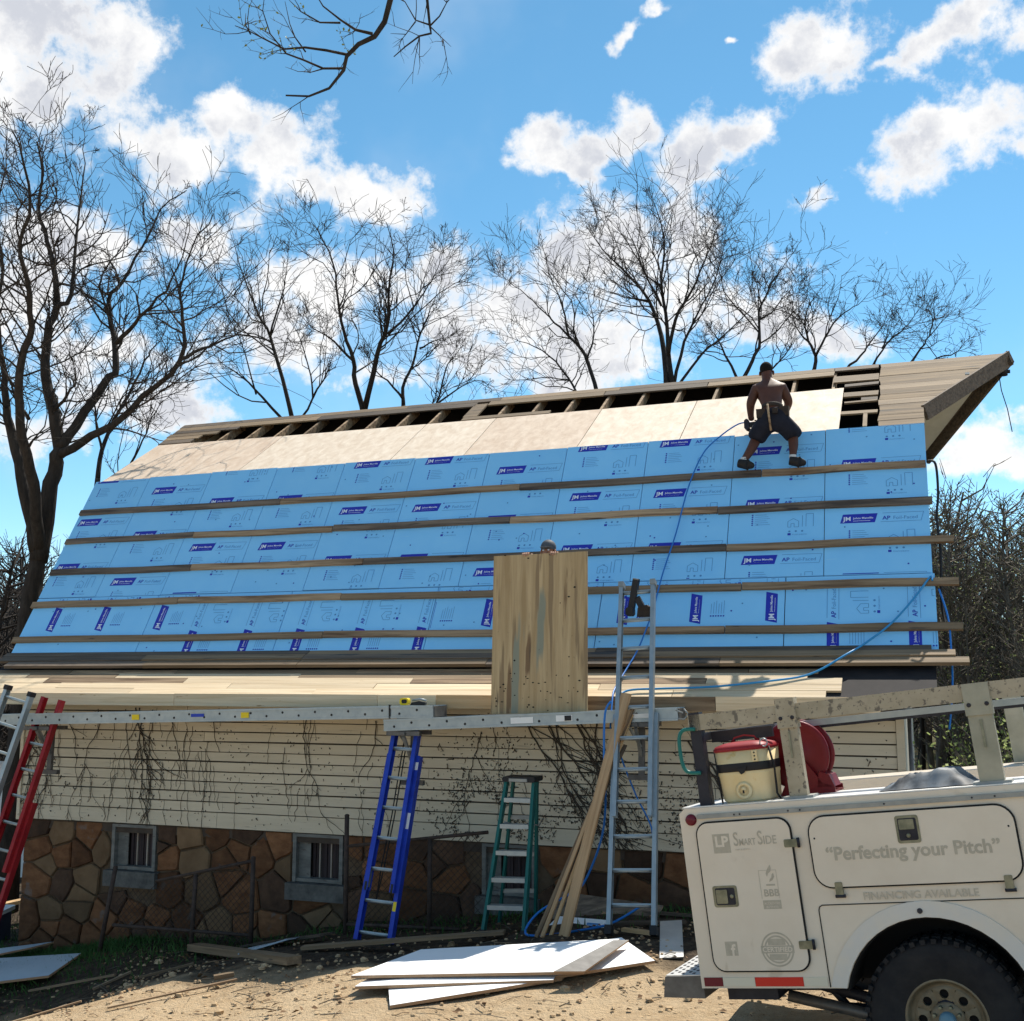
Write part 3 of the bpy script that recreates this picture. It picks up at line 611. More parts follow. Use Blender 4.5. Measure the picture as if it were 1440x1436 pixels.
    # basement windows
    for i, (a, c) in enumerate(wins):
        top, bot = .40, -.12
        w = MB(); w.box((a+.02, .19, bot), (c-.02, .22, top), m_black); w = w.build('window', barn)
        q = MB(); t = .045
        q.box((a, -.0, bot-.02), (a+t, .2, top), m_wframe); q.box((c-t, 0, bot-.02), (c, .2, top), m_wframe); q.box((a+t, 0, top-.035), (c-t, .2, top), m_wframe); q.box((a+t, .02, bot-.02), (c-t, .2, bot+.02), m_wframe)
        q.box((a+t, .075, bot+.02), (a+t+.15, .09, top-.036), m_wframe)
        q.build('frame', w)
        x = a+t+.155; k = 0
        while x < c-t-.01:
            pale = k in (2, 6) and i < 2; wd = .022 if pale else .042; q = MB(); q.box((x, .12+.012*(k % 2), bot+.02), (min(c-t-.004, x+wd-.006), .15, top-.036), m_slatl if pale else m_slat); q.build('slat', w); x += wd; k += 1  # pale slats are painted stand-ins for the light gaps between the boards
        q = MB(); q.prism([(-.06, -.15), (.2, -.14), (.2, -.335), (-.06, -.335)], a-.06, c+.05, m_conc, None, 'yz'); q.build('sill', w, True)
make_walls()
# ------------------------------------------------------------------ ladders and scaffold planks
def ladder(name, label, p0, p1, w0, w1, rm, um=None, depth=.07, rail=.03, step=.305, first=.25, foot=m_blackp, cap=None, fly=None, rungm=None, group=None):
    """straight ladder from the point between its feet p0 to the point between its tips p1 (barn axes)"""
    p0, p1 = B(*p0), B(*p1)
    out = -(BM.to_3x3() @ Vector((0, 1, 0)))
    M_, ln = along(p0, p1, out)
    o = empty(name, label, 'ladder', mtx=Matrix.Translation(p0), group=group)
    MI = o.matrix_world.inverted() @ M_
    hw = lambda x: (w0+(w1-w0)*x/ln)/2
    def rails(a, b, wa, off, nm):
        for s in (-1, 1):
            q = MB()
            for (u0, u1, z0, z1) in ((-rail/2, rail/2, -depth/2, -depth/2+.008), (-rail/2, rail/2, depth/2-.008, depth/2), (rail/2-.008 if s > 0 else -rail/2, rail/2 if s > 0 else -rail/2+.008, -depth/2+.008, depth/2-.008)):
                y0, y1 = s*(hw(a)+wa), s*(hw(b)+wa)
                vs = [(a, y0+u0, z0+off), (a, y0+u1, z0+off), (a, y0+u1, z1+off), (a, y0+u0, z1+off), (b, y1+u0, z0+off), (b, y1+u1, z0+off), (b, y1+u1, z1+off), (b, y1+u0, z1+off)]
                q.add(vs, [(3, 2, 1, 0), (4, 5, 6, 7), (0, 1, 5, 4), (1, 2, 6, 5), (2, 3, 7, 6), (3, 0, 4, 7)], rm, False, MI)
            q.build(nm, o, True)
    if fly:
        rails(0, fly[1], 0, 0, 'rail'); rails(fly[0], ln, -.035, .055, 'fly_rail')
    else: rails(0, ln, 0, 0, 'rail')
    x = first; k = 0
    while x < ln-.06:
        top = fly and x > fly[0]+.1
        h = hw(x)-(.05 if top else .016); zo = .055 if top else 0
        q = MB(); q.tube([(x, -h, zo), (x, h, zo)], .016, rungm or m_alu, 8, MI); q.box((x+.004, -h, zo-.02), (x+.019, h, zo+.02), rungm or m_alu, MI); q.build('rung', o); x += step
    for s in (-1, 1):
        q = MB(); y = s*hw(0); q.box((-.03, y-.03, -.05), (.05, y+.03, .05), foot, MI); q.build('foot', o)
        if cap:
            y = s*(hw(ln)-(.035 if fly else 0)); q = MB(); q.box((ln-.02, y-.027, -.045+(.055 if fly else 0)), (ln+.035, y+.027, .045+(.055 if fly else 0)), cap, MI); q.build('end_cap', o)
    return o, MI, ln
lb, MI, ln = ladder('extension_ladder', 'blue fiberglass extension ladder under the joint of the scaffold planks', (-.955, -1.4, -.44), (-.87, -.80, 1.62), .37, .33, m_blue, depth=.085, rail=.045, fly=(.52, 1.9), first=.12)
for k in (-.012, .02):
    q = MB(); q.tube([(ln-.1, .02+k, .0), (ln*.6, .03+k, -.03), (.75, .05+k, -.03), (.45, .06, -.02)], .007, m_blackp, 5, MI); q.build('rope', lb)
for s in (-1, 1): q = MB(); q.box((.55, s*.145-.015, .03), (.72, s*.145+.015, .085), m_alu, MI); q.box((.52, s*.145-.012, .06), (.60, s*.145+.012, .1), m_blackp, MI); q.build('rung_lock', lb)
for x, m, h in ((1.15, m_labelw, .16), (.35, m_yellow, .09), (1.75, m_labelw, .08)):
    q = MB(); y = .5*(.37+(.33-.37)*x/ln); q.box((x, -y-.018, .0425), (x+h, -y+.018, .0445), m, MI); q.build('label_sticker', lb)
ls, MI, ln = ladder('extension_ladder', 'tall silver aluminium extension ladder leaning on the eave by the truck', (1.76, -1.75, -.03), (1.59, -.57, 3.11), .41, .40, m_alu, depth=.07, rail=.04, fly=(1.0, 2.0), first=.22, cap=m_alu2)
lr, MI, ln = ladder('extension_ladder', 'red fiberglass ladder leaning at the dark end of the barn', (-5.95, -1.55, -1.15), (-5.5, -.84, 1.93), .36, .33, m_red, depth=.08, rail=.045, first=.2, fly=(1.2, 2.0))
la, MI, ln = ladder('extension_ladder', 'aluminium ladder with black end caps standing in front of the red ladder', (-6.42, -1.75, -1.2), (-5.68, -1.25, 2.03), .40, .36, m_alu, depth=.075, rail=.045, cap=m_blackp, first=.2)

def step_ladder():
    o = empty('step_ladder', 'green fiberglass step ladder with black top standing before a basement window', 'ladder', mtx=Matrix.Translation(B(.45, -1.1, -.28)))
    IM = o.matrix_world.inverted() @ BM
    fl_, fr, tl, tr = Vector((.22, -1.42, -.24)), Vector((.635, -1.42, -.22)), Vector((.31, -1.0, 1.17)), Vector((.60, -1.0, 1.17))
    bl, br = Vector((.03, -.48, -.36)), Vector((.43, -.48, -.33))
    def rail(a, b, nm, w=.03, d=.075):
        M_, ln = along(a, b, (0, -1, 0)); q = MB(); q.box((0, -w/2, -d/2), (ln, w/2, d/2), m_green, IM @ M_); q.build(nm, o)
        q = MB(); q.box((-.02, -w/2-.008, -d/2-.008), (.05, w/2+.008, d/2+.008), m_blackp, IM @ M_); q.build('foot', o)
    rail(fl_, tl, 'rail'); rail(fr, tr, 'rail'); rail(bl, tl+Vector((.02, .14, 0)), 'rear_rail', .025, .05); rail(br, tr+Vector((-.02, .14, 0)), 'rear_rail', .025, .05)
    for k in range(5):
        t = (.265+.245*k)/1.41; a, b = fl_.lerp(tl, t), fr.lerp(tr, t)
        q = MB(); M_, ln = along(a, b, (0, 0, 1)); q.box((.015, -.045, -.006), (ln-.015, .05, .006), m_alu, IM @ M_); q.box((.015, -.05, -.035), (ln-.015, -.044, .006), m_alu, IM @ M_); q.build('tread', o)
    for t in (.25, .5, .75):
        a, b = bl.lerp(tl+Vector((.02, .14, 0)), t), br.lerp(tr+Vector((-.02, .14, 0)), t); q = MB(); M_, ln = along(a, b); q.box((0, -.012, -.02), (ln, .012, .02), m_alu2, IM @ M_); q.build('rear_brace', o)
    q = MB(); q.box((.285, -1.07, 1.165), (.625, -.80, 1.215), m_blackp, IM, .012); q.box((.36, -1.085, 1.17), (.55, -1.07, 1.2), m_alu2, IM); q.build('top_cap', o, True)
    for s in (.33, .58):
        q = MB(); q.tube([(s, -1.12, .78), (s, -.8, .72), (s, -.66, .78)], .008, m_alu2, 5, IM); q.build('spreader', o)
step_ladder()

def walkboard(label, p0, p1, w=.34, h=.12):
    a, b = B(*p0), B(*p1)
    out = BM.to_3x3() @ Vector((0, 0, 1)); M_, ln = along(a, b, out)
    o = empty('scaffold_plank', label, 'plank', mtx=M_, group='aluminium scaffold planks along the eave')
    for s in (-1, 1):
        y = s*w/2; q = MB(); q.box((0, y-.012, -h), (ln, y+.012, 0), m_alu, None); q.box((0, y-.02, -.018), (ln, y+.02, .003), m_alu); q.box((0, y-.02, -h-.003), (ln, y+.02, -h+.018), m_alu); q.build('side_rail', o)
        q = MB(); x = .12; k = 0
        while x < ln-.05:
            yy = y+s*.0125; q.lathe([(.0, s*.004), (.012, s*.004), (.014, 0)], m_blackp, 7, Matrix.Translation((x, yy, -.04 if k % 2 else -.075)), False); x += .2; k += 1
        tag(q.build('rivet_heads', o), kind='stuff')
    k = 0; x = .02
    q = MB()
    while x < ln-.05: q.box((x, -w/2+.012, -.022), (min(ln, x+.148), w/2-.012, -.006-.002*(k % 2)), m_alu2); x += .15; k += 1
    q.build('deck', o)
    for x in (0, ln): q = MB(); q.box((x-.008, -w/2+.014, -h+.006), (x+.008, w/2-.014, -.004), m_steel); q.build('end_plate', o)
    return o, ln
def sticker(o, x0, x1, z0, z1, m, y=-.187, name='label_sticker'):
    q = MB(); q.box((x0, y-.003, z0), (x1, y, z1), m); return q.build(name, o)
w1, ln1 = walkboard('long aluminium scaffold plank reaching from the red ladder to the blue one', (-7.0, -.84, 1.73), (-.50, -.84, 1.905))
w2, ln2 = walkboard('aluminium scaffold plank between blue and silver ladders, plywood sheet standing on it', (-1.06, -.85, 1.755), (2.06, -.85, 1.905), .33, .115)
for x in (1.95+.8, 4.2): sticker(w1, x, x+.1, -.09, -.03, m_yellow)
sticker(w1, 3.55, 3.72, -.07, -.035, m_blue); sticker(w2, 1.42, 1.66, -.09, -.03, m_labelw, -.182); sticker(w2, 1.9, 2.07, -.085, -.025, m_labelw, -.182); sticker(w2, 1.99, 2.06, -.08, -.03, m_blackp, -.186); sticker(w2, 2.62, 2.84, -.08, -.04, m_labelw, -.182)
q = MB(); q.tube([(ln2-.02, -.17, -.10), (ln2+.06, -.17, -.11), (ln2+.10, -.17, -.06), (ln2+.06, -.17, -.01), (ln2+.05, -.17, -.05), (ln2-.02, -.17, -.02)], .01, m_alu2, 6); q.build('hook', w2)
q = MB(); q.box((6.0, -.19, -.125), (6.02, -.175, .02), m_blackp); q.build('strap', w1)

def jack(label, x, d, z, rail):
    o = empty('ladder_jack', label, 'bracket', mtx=BM @ Matrix.Translation((x, d, z)), group='ladder jacks under the scaffold planks')
    q = MB(); q.box((-.19, -.16, -.045), (.19, -.10, 0), m_steel); q.box((-.19, .10, -.045), (.19, .16, 0), m_steel); q.box((-.03, -.18, -.04), (.03, .2, -.005), m_steel); q.build('arm', o)
    q = MB(); q.prism([(-.03, -.045), (.03, -.045), (.02, -.52), (-.04, -.52)], .10, .14, m_steel, None, 'xz'); q.build('upright', o)
    q = MB(); M_, ln = along((0, -.14, -.05), (-.01, .10, -.33), (0, 0, 1)); q.box((0, -.015, -.015), (ln, .015, .015), m_alu2, M_); q.build('brace', o)
    q = MB(); M_, ln = along((-.10, .0, -.05), (-.01, .10, -.25), (0, 0, 1)); q.box((0, -.012, -.012), (ln, .012, .012), m_alu2, M_); q.build('brace', o)
    q = MB(); q.box((-.14, .09, -.57), (.12, .15, -.52), m_steel); q.build('foot_bar', o)
jack('grey steel ladder jack hooked on the blue ladder under the plank joint', -.84, -.86, 1.64, 0)
jack('grey steel ladder jack on the silver ladder carrying the plank end', 1.64, -.86, 1.765, 0)
jack('grey steel ladder jack on the red ladder, half hidden under the plank', -5.62, -.86, 1.62, 0)

# ------------------------------------------------------------------ boards, sheets and hoses
def board(label, p0, p1, w, t, m, name='board', cat='board', up=(0, 0, 1), world=False, group=None, bow=0, edge=None):
    a, b = (Vector(p0), Vector(p1)) if world else (B(*p0), B(*p1))
    if not world: up = BM.to_3x3() @ Vector(up)
    M_, ln = along(a, b, up); n = 6; vs = []
    for k in range(n+1):
        x = ln*k/n; zz = bow*math.sin(math.pi*k/n)
        for y, z in ((-w/2, -t/2), (w/2, -t/2), (w/2, t/2), (-w/2, t/2)): vs.append((x, y, z+zz))
    fs = [(k*4+q, k*4+(q+1) % 4, k*4+4+(q+1) % 4, k*4+4+q) for k in range(n) for q in range(4)]+[(3, 2, 1, 0), (n*4, n*4+1, n*4+2, n*4+3)]
    o = MB().add(vs, fs, m).build(name, None, True); o.matrix_world = M_
    return tag(o, label, cat, group)
# the plywood sheet held up on the scaffold plank
def held_sheet():
    M_ = BM @ Matrix.Translation((.095, -.88, 1.825)) @ Matrix.Rotation(R(-5), 4, 'X') @ Matrix.Rotation(R(-.9), 4, 'Y')
    b = MB(); b.box((0, -.016, 0), (1.03, 0, 1.645), m_sheet)
    rnd = random.Random(8)
    o = b.build('plywood_sheet'); o.matrix_world = M_
    tag(o, 'stained plywood sheet held upright on the scaffold plank', 'plywood sheet')
    q = MB()
    for k in range(46):
        x = rnd.uniform(.04, .98); z = rnd.uniform(.02, .42) if k < 36 else rnd.uniform(.05, 1.7); w, h = rnd.uniform(.006, .018), rnd.uniform(.005, .011)
        q.prism([(x-w, z), (x, z-h), (x+w, z), (x, z+h)], -.0175, -.0162, m_black, None, 'xz')
    tag(q.build('nail_holes', o), kind='stuff')
held_sheet()
board('widest tan plank of the bundle leaning on the scaffold plank', (1.13, -1.74, -.13), (1.57, -1.06, 2.04), .10, .028, m_tan, up=(-.25, -1, .2), bow=.02, group='boards leaning on the scaffold plank')
for k, (p0, p1, w, m, lab) in enumerate([((.86, -1.72, -.15), (1.63, -1.06, 1.90), .036, m_batten, 'narrow brown strip leaning at the flattest tilt in the lumber bundle'),
        ((.93, -1.76, -.14), (1.60, -1.07, 1.88), .035, m_tan, 'pale narrow lath in the middle of the leaning lumber bundle'), ((.99, -1.70, -.14), (1.62, -1.05, 1.84), .03, m_orange, 'orange tinted lath just behind the widest leaning plank'),
        ((.89, -1.66, -.15), (1.55, -1.05, 1.55), .034, m_dark_old, 'dark shorter lath at the back of the leaning lumber bundle')]):
    board(lab, p0, p1, w, .02, m, 'lath', 'board', up=(-.2, -1, .2), bow=.015*(k-1), group='boards leaning on the scaffold plank')
def hose(label, pts, r=.011, m=m_hose, name='air_hose', world=False):
    P = [Vector(p) if world else B(*p) for p in pts]
    # smooth the way with a Catmull-Rom spline
    Q = []
    for i in range(len(P)-1):
        a, b, c, d = P[max(i-1, 0)], P[i], P[i+1], P[min(i+2, len(P)-1)]
        for k in range(6):
            t = k/6; Q.append(.5*((2*b)+(c-a)*t+(2*a-5*b+4*c-d)*t*t+(3*b-a-3*c+d)*t*t*t))
    Q.append(P[-1])
    o0 = Q[0]; b = MB(); b.tube([p-o0 for p in Q], r, m, 7); o = b.build(name); o.location = o0
    return tag(o, label, 'hose')
def lowp(s, v, w=.06): return tuple(LOW @ Vector((s, v, w)))
def flap(s, v, w=.03): return tuple(FLA @ Vector((s, v, w)))
hose('blue air hose running down the foam from the nail gun to the silver ladder', [(2.47, 1.86, 5.28), (2.30, 1.75, 5.25), lowp(2.05, 3.0), lowp(1.88, 2.75), lowp(1.75, 2.25), lowp(1.66, 1.57), lowp(1.56, 1.02), lowp(1.50, .55), lowp(1.45, .30), flap(1.40, .80, .12), flap(1.33, .45, .05), flap(1.30, .1, .04), (1.32, -.66, 1.98), (1.36, -.9, 1.7)], .009)
hose('blue and teal air hose sagging across the foam and the eave near the gable', [(4.42, .6, 3.19), lowp(4.40, .87, .05), lowp(4.23, .60), lowp(4.0, .30, .06), flap(3.75, .93, .12), flap(3.56, .66, .12), flap(3.23, .43, .03), flap(2.83, .28, .03), flap(2.28, .16, .03), flap(1.78, .12, .03), flap(1.45, .08, .03), (1.36, -.66, 1.99)], .011, mat('bright_air_hose', (.03, .26, .55), rough=.4))
hose('dark blue air hose looped from the plank end down to the panels', [(1.47, -1.27, 1.97), (1.41, -1.27, 1.85), (1.39, -1.25, 1.46), (1.39, -1.22, .99), (1.34, -1.22, .66), (1.2, -1.25, .31), (1.1, -1.32, .2), (.8, -1.46, .02), (.72, -1.62, -.14), (.9, -1.62, -.15), (1.2, -1.56, -.1), (1.5, -1.48, -.03), (1.76, -1.3, .12)], .011)
hose('thin blue hose crossing behind the silver ladder towards its right rail', [(1.36, -.62, 1.5), (1.41, -.55, 1.3), (1.52, -.5, 1.0), (1.66, -.5, .72), (1.69, -.52, .45)], .009)
q = hose('black rope hanging down the right roof edge from the top batten', [(4.44, 1.45, 4.6), (4.52, 1.4, 4.55), (4.53, 1.3, 4.2), (4.5, 1.1, 3.9), (4.52, .95, 3.5), (4.5, .8, 3.0), (4.53, .6, 2.7)], .014, m_blackp, 'rope'); q['category'] = 'rope'
hose('blue hose hanging down beside the ends of the lower battens', [(4.48, .62, 3.1), (4.55, .45, 2.8), (4.56, .25, 2.5), (4.55, .0, 2.1), (4.5, -.1, 1.7)], .01)

# ground debris, world x and y
def gp(x, y, h=.0): return Vector((x, y, ground_z(x, y)+h))
for lab, a, b, w, t, m, h in [
    ('thick grey beam lying in the shade left of the blue ladder', (-3.54, 13.3), (-2.02, 11.1), .15, .07, m_old, .07),
    ('broad grey offcut lying behind the thick beam', (-2.9, 13.1), (-1.89, 12.25), .2, .02, m_dark_old, .06),
    ('long grey plank lying past the foot of the blue ladder to the white sheets', (-2.04, 11.65), (-.07, 11.25), .11, .03, m_old, .05),
    ('slender pale stick in the shade, longer than its neighbours by the grass', (-5.17, 12.87), (-4.18, 12.64), .035, .02, m_old, .04),
    ('short pale stick lying between the grey beam and the slender one', (-3.78, 12.17), (-3.24, 12.2), .035, .02, m_old, .04),
    ('small splinter crossing beside the slender pale stick', (-4.31, 12.36), (-4.0, 12.6), .03, .02, m_old, .04),
    ('long brown lath on the sunny dirt at the shadow edge', (-3.44, 10.25), (-2.5, 10.9), .03, .015, m_batten, .03),
    ('brown twig like strip on the sunny dirt at the corner', (-4.6, 10.8), (-3.9, 10.9), .025, .015, m_batten, .03),
    ('short block of wood lying in the shade near the grey beam', (-2.72, 10.95), (-2.55, 11.0), .06, .04, m_old, .05),
    ('broken stub of board beside the white sheets and the metal strip', (1.0, 10.75), (1.25, 10.55), .06, .03, m_orange, .03),
    ('dark plank lying behind the metal strip near the truck', (.9, 11.05), (1.62, 11.15), .08, .025, m_dark_old, .04),
    ('flat dark board at the foot of the wall behind the silver ladder', (1.3, 11.7), (2.0, 11.3), .07, .02, m_dark_old, .04)]:
    board(lab, gp(*a, h), gp(*b, h), w, t, m, 'scrap_board', 'board', world=True, group='scrap boards on the ground')
def slab(name, label, cat, corners, t, m, edge, group=None, printf=None):
    """flat panel from four 3-D corners, given thickness"""
    c = [Vector(p) for p in corners]; o0 = c[0].copy(); n = (c[1]-c[0]).cross(c[2]-c[0]).normalized()
    if n.z < 0: n = -n
    b = MB(); N_ = len(c); vs = [p-o0-n*t for p in c]+[p-o0 for p in c]
    b.add(vs, [tuple(range(N_, 2*N_))], m); b.add(vs, [tuple(range(N_-1, -1, -1))]+[(i, (i+1) % N_, N_+(i+1) % N_, N_+i) for i in range(N_)], edge)
    o = b.build(name, None, True); o.location = o0
    return tag(o, label, cat, group)
gr = 'white faced panels stacked on the dirt'
slab('wall_panel', 'topmost big white panel of the stack in front of the ladders', 'panel', [(-1.26, 9.40, -0.115), (-0.79, 10.38, -0.140), (0.90, 10.00, 0.032), (0.55, 9.33, -0.067)], .022, m_white, m_pedge, gr)
slab('wall_panel', 'pale blue panel poking out of the stack towards the truck', 'panel', [(0.28, 9.36, -0.117), (0.48, 10.11, -0.049), (0.93, 10.16, 0.008), (1.15, 9.64, -0.059)], .022, m_white, m_pedge, gr)
slab('wall_panel', 'narrow grey strip of panel lying across the white sheets', 'panel', [(0.32, 9.23, -0.043), (0.84, 9.90, 0.042), (0.97, 9.92, 0.039), (0.56, 9.26, -0.049)], .014, m_steel, m_pedge, gr)
slab('wall_panel', 'second white panel of the stack, its edge showing under the top one', 'panel', [(-1.21, 9.25, -0.157), (-0.96, 10.13, -0.169), (0.47, 9.90, -0.059), (0.32, 9.30, -0.122)], .022, m_white, m_pedge, gr)
slab('wall_panel', 'lowest white panel jutting from the stack onto sunny dirt', 'panel', [(-0.90, 8.88, -0.197), (-0.97, 9.41, -0.176), (0.46, 9.60, -0.110), (0.39, 9.40, -0.131)], .024, m_white, m_pedge, gr)
slab('metal_strip', 'grey metal strip lying between the panel stack and the truck step', 'metal strip', [(1.22, 9.9, -.10), (1.36, 10.95, -.02), (1.56, 10.95, -.01), (1.42, 9.9, -.09)], .012, m_treadp, m_steel)
slab('foam_offcut', 'pale panel offcut lying in the shade at the left edge', 'panel', [(-5.62, 12.9, -1.05), (-6.1, 14.0, -1.06), (-4.95, 13.75, -.94), (-5.02, 13.0, -1.0)], .025, m_whiteblue, m_pedge)
slab('foam_offcut', 'thin strip of pale panel behind the pale offcut', 'panel', [(-6.2, 13.9, -1.03), (-6.3, 14.4, -1.05), (-5.6, 14.6, -1.0), (-5.75, 14.3, -1.0)], .02, m_whiteblue, m_pedge)
slab('plastic_sheet', 'crumpled pale blue plastic scrap under the long grey plank', 'scrap', [tuple(gp(-2.75, 12.0, .05)), tuple(gp(-2.75, 12.5, .06)), tuple(gp(-2.2, 12.6, .05)), tuple(gp(-2.3, 12.2, .08))], .015, m_whiteblue, m_whiteblue)
o = slab('plywood_offcut', 'tan plywood offcut propped against the wall behind the silver ladder', 'panel', [tuple(B(.70, -.80, -.22)), tuple(B(.72, -.55, .05)), tuple(B(1.78, -.55, -.02)), tuple(B(1.72, -.80, -.24))], .015, m_batten_grey, m_pedge)
def printed_panel():
    M_, ln = along(B(.76, -1.22, -.2), B(1.38, -1.34, -.17), (BM.to_3x3() @ Vector((0, -.55, .8))))
    b = MB(); b.prism([(0, 0), (ln, 0), (ln-.01, .19), (.08, .2)], -.02, 0, m_white, M_, 'xy'); q = [(ln*.68, .09), (ln*.86, .09), (ln*.88, .14), (ln*.66, .14)]
    b.add([(x, y, .002) for x, y in q], [(0, 1, 2, 3)], m_print2, False, M_)
    vs, fs = text_w('Johns Manville', .1); b.add([(ln*.69+x, .105+y, .004) for x, y, z in vs], fs, m_printw, False, M_)
    tag(b.build('foam_offcut', None, True), 'white foam offcut with a blue printed logo lying under the leaning boards', 'panel')
printed_panel()

# tools on the scaffold plank and on the silver ladder
def tools():
    o = empty('tape_measure', 'yellow and black tape measure lying on the scaffold plank above the blue ladder', 'tape measure', mtx=BM @ Matrix.Translation((-.86, -.92, 1.905)))
    q = MB(); q.prism(rrect(-.055, 0, .045, .075, .025, 3), -.03, .03, m_yellow, None, 'xz'); q.build('case', o, True); q = MB(); q.prism(rrect(-.03, .02, .03, .06, .015, 3), -.034, .034, m_blackp, None, 'xz'); q.build('grip', o, True)
    o = empty('staple_gun', 'black and silver hand stapler lying beside the tape measure', 'tool', mtx=BM @ Matrix.Translation((-.72, -.92, 1.905)))
    q = MB(); q.prism([(-.08, 0), (.09, 0), (.1, .03), (.02, .045), (-.06, .03)], -.02, .02, m_blackp, None, 'xz'); q.build('body', o, True); q = MB(); q.tube([(-.06, 0, .05), (.03, 0, .065), (.1, 0, .05)], .012, m_alu, 6); q.build('lever', o)
    o = empty('nail_gun', 'black nail gun standing on the top rungs of the silver ladder', 'nail gun', mtx=BM @ Matrix.Translation((1.57, -.66, 2.83)))
    q = MB(); M_, ln = along((-.05, 0, .0), (.02, .0, .36), (0, -1, 0)); q.box((0, -.03, -.035), (ln, .03, .035), m_blackp, M_, .012); q.build('magazine', o, True)
    q = MB(); M_, ln = along((.02, 0, .17), (.11, 0, .0), (0, -1, 0)); q.box((0, -.03, -.03), (ln, .03, .03), m_blackp, M_, .01); q.build('handle', o, True)
    q = MB(); q.box((-.09, -.05, -.02), (-.01, .05, .07), m_blackp, None, .02); q.build('motor', o, True)
    o = empty('tool_pouch', 'brown leather pouch hung beside the nail gun on the silver ladder', 'pouch', mtx=BM @ Matrix.Translation((1.67, -.66, 2.80)))
    q = MB(); q.prism([(-.07, 0), (.06, -.0), (.08, .08), (.03, .12), (-.06, .09)], -.06, .06, m_leather, None, 'xz'); q.build('bag', o, True); q = MB(); q.prism([(-.06, .07), (.075, .07), (.07, .1), (-.05, .11)], -.065, -.06, m_leather, None, 'xz'); q.build('flap', o, True)
tools()

# ------------------------------------------------------------------ chain link fence in front of the stone base
def fence():
    o = empty('chain_link_fence', 'rusty chain link fence leaning in front of the stone base', 'fence', mtx=BM)
    D = -.72
    posts = [(-4.80, -1.0, -4.62, .02), (-3.55, -.85, -3.52, .0), (-2.78, -.75, -2.78, .22), (-1.62, -.6, -1.63, .72), (-.65, -.5, -.65, .52)]
    for (a, z0, b, z1) in posts: q = MB(); q.tube([(a, D, z0), (b, D, z1)], .026, m_rust, 8); q.lathe([(.0, .02), (.02, .015), (.03, 0)], m_rust, 8, Matrix.Translation((b, D, z1)) @ Matrix.Rotation(R(90), 4, 'X'), True); q.build('post', o)
    rails = [((-4.05, -.10), (-2.78, .19)), ((-1.62, .40), (.0, .62)), ((-4.62, -.62), (-2.78, -.60)), ((-1.62, -.40), (-.3, -.36))]
    for a, b in rails: q = MB(); q.tube([(a[0], D, a[1]), (b[0], D, b[1])], .02, m_rust, 6); q.build('rail', o)
    q = MB(); rnd = random.Random(2)
    def top(s):
        if s < -2.78: return -.1+.29*(s+4.05)/1.27 if s > -4.05 else -.15
        return .40+.22*(s+1.62)/1.62
    for (a, b, zb) in ((-4.6, -2.78, -.7), (-1.62, -.05, -.42)):
        s = a-1
        while s < b+1:
            for sg in (-1, 1):
                pts = []
                for k in range(22):
                    z = zb+.055*k; x = s+sg*(z-zb)*1.0
                    if a < x < b and z < top(x): pts.append((x, D+.006*sg, z))
                if len(pts) > 1: q.tube(pts, .0035, m_rust, 3, cap=False)
            s += .075
    tag(q.build('wire_mesh', o), kind='stuff')
fence()

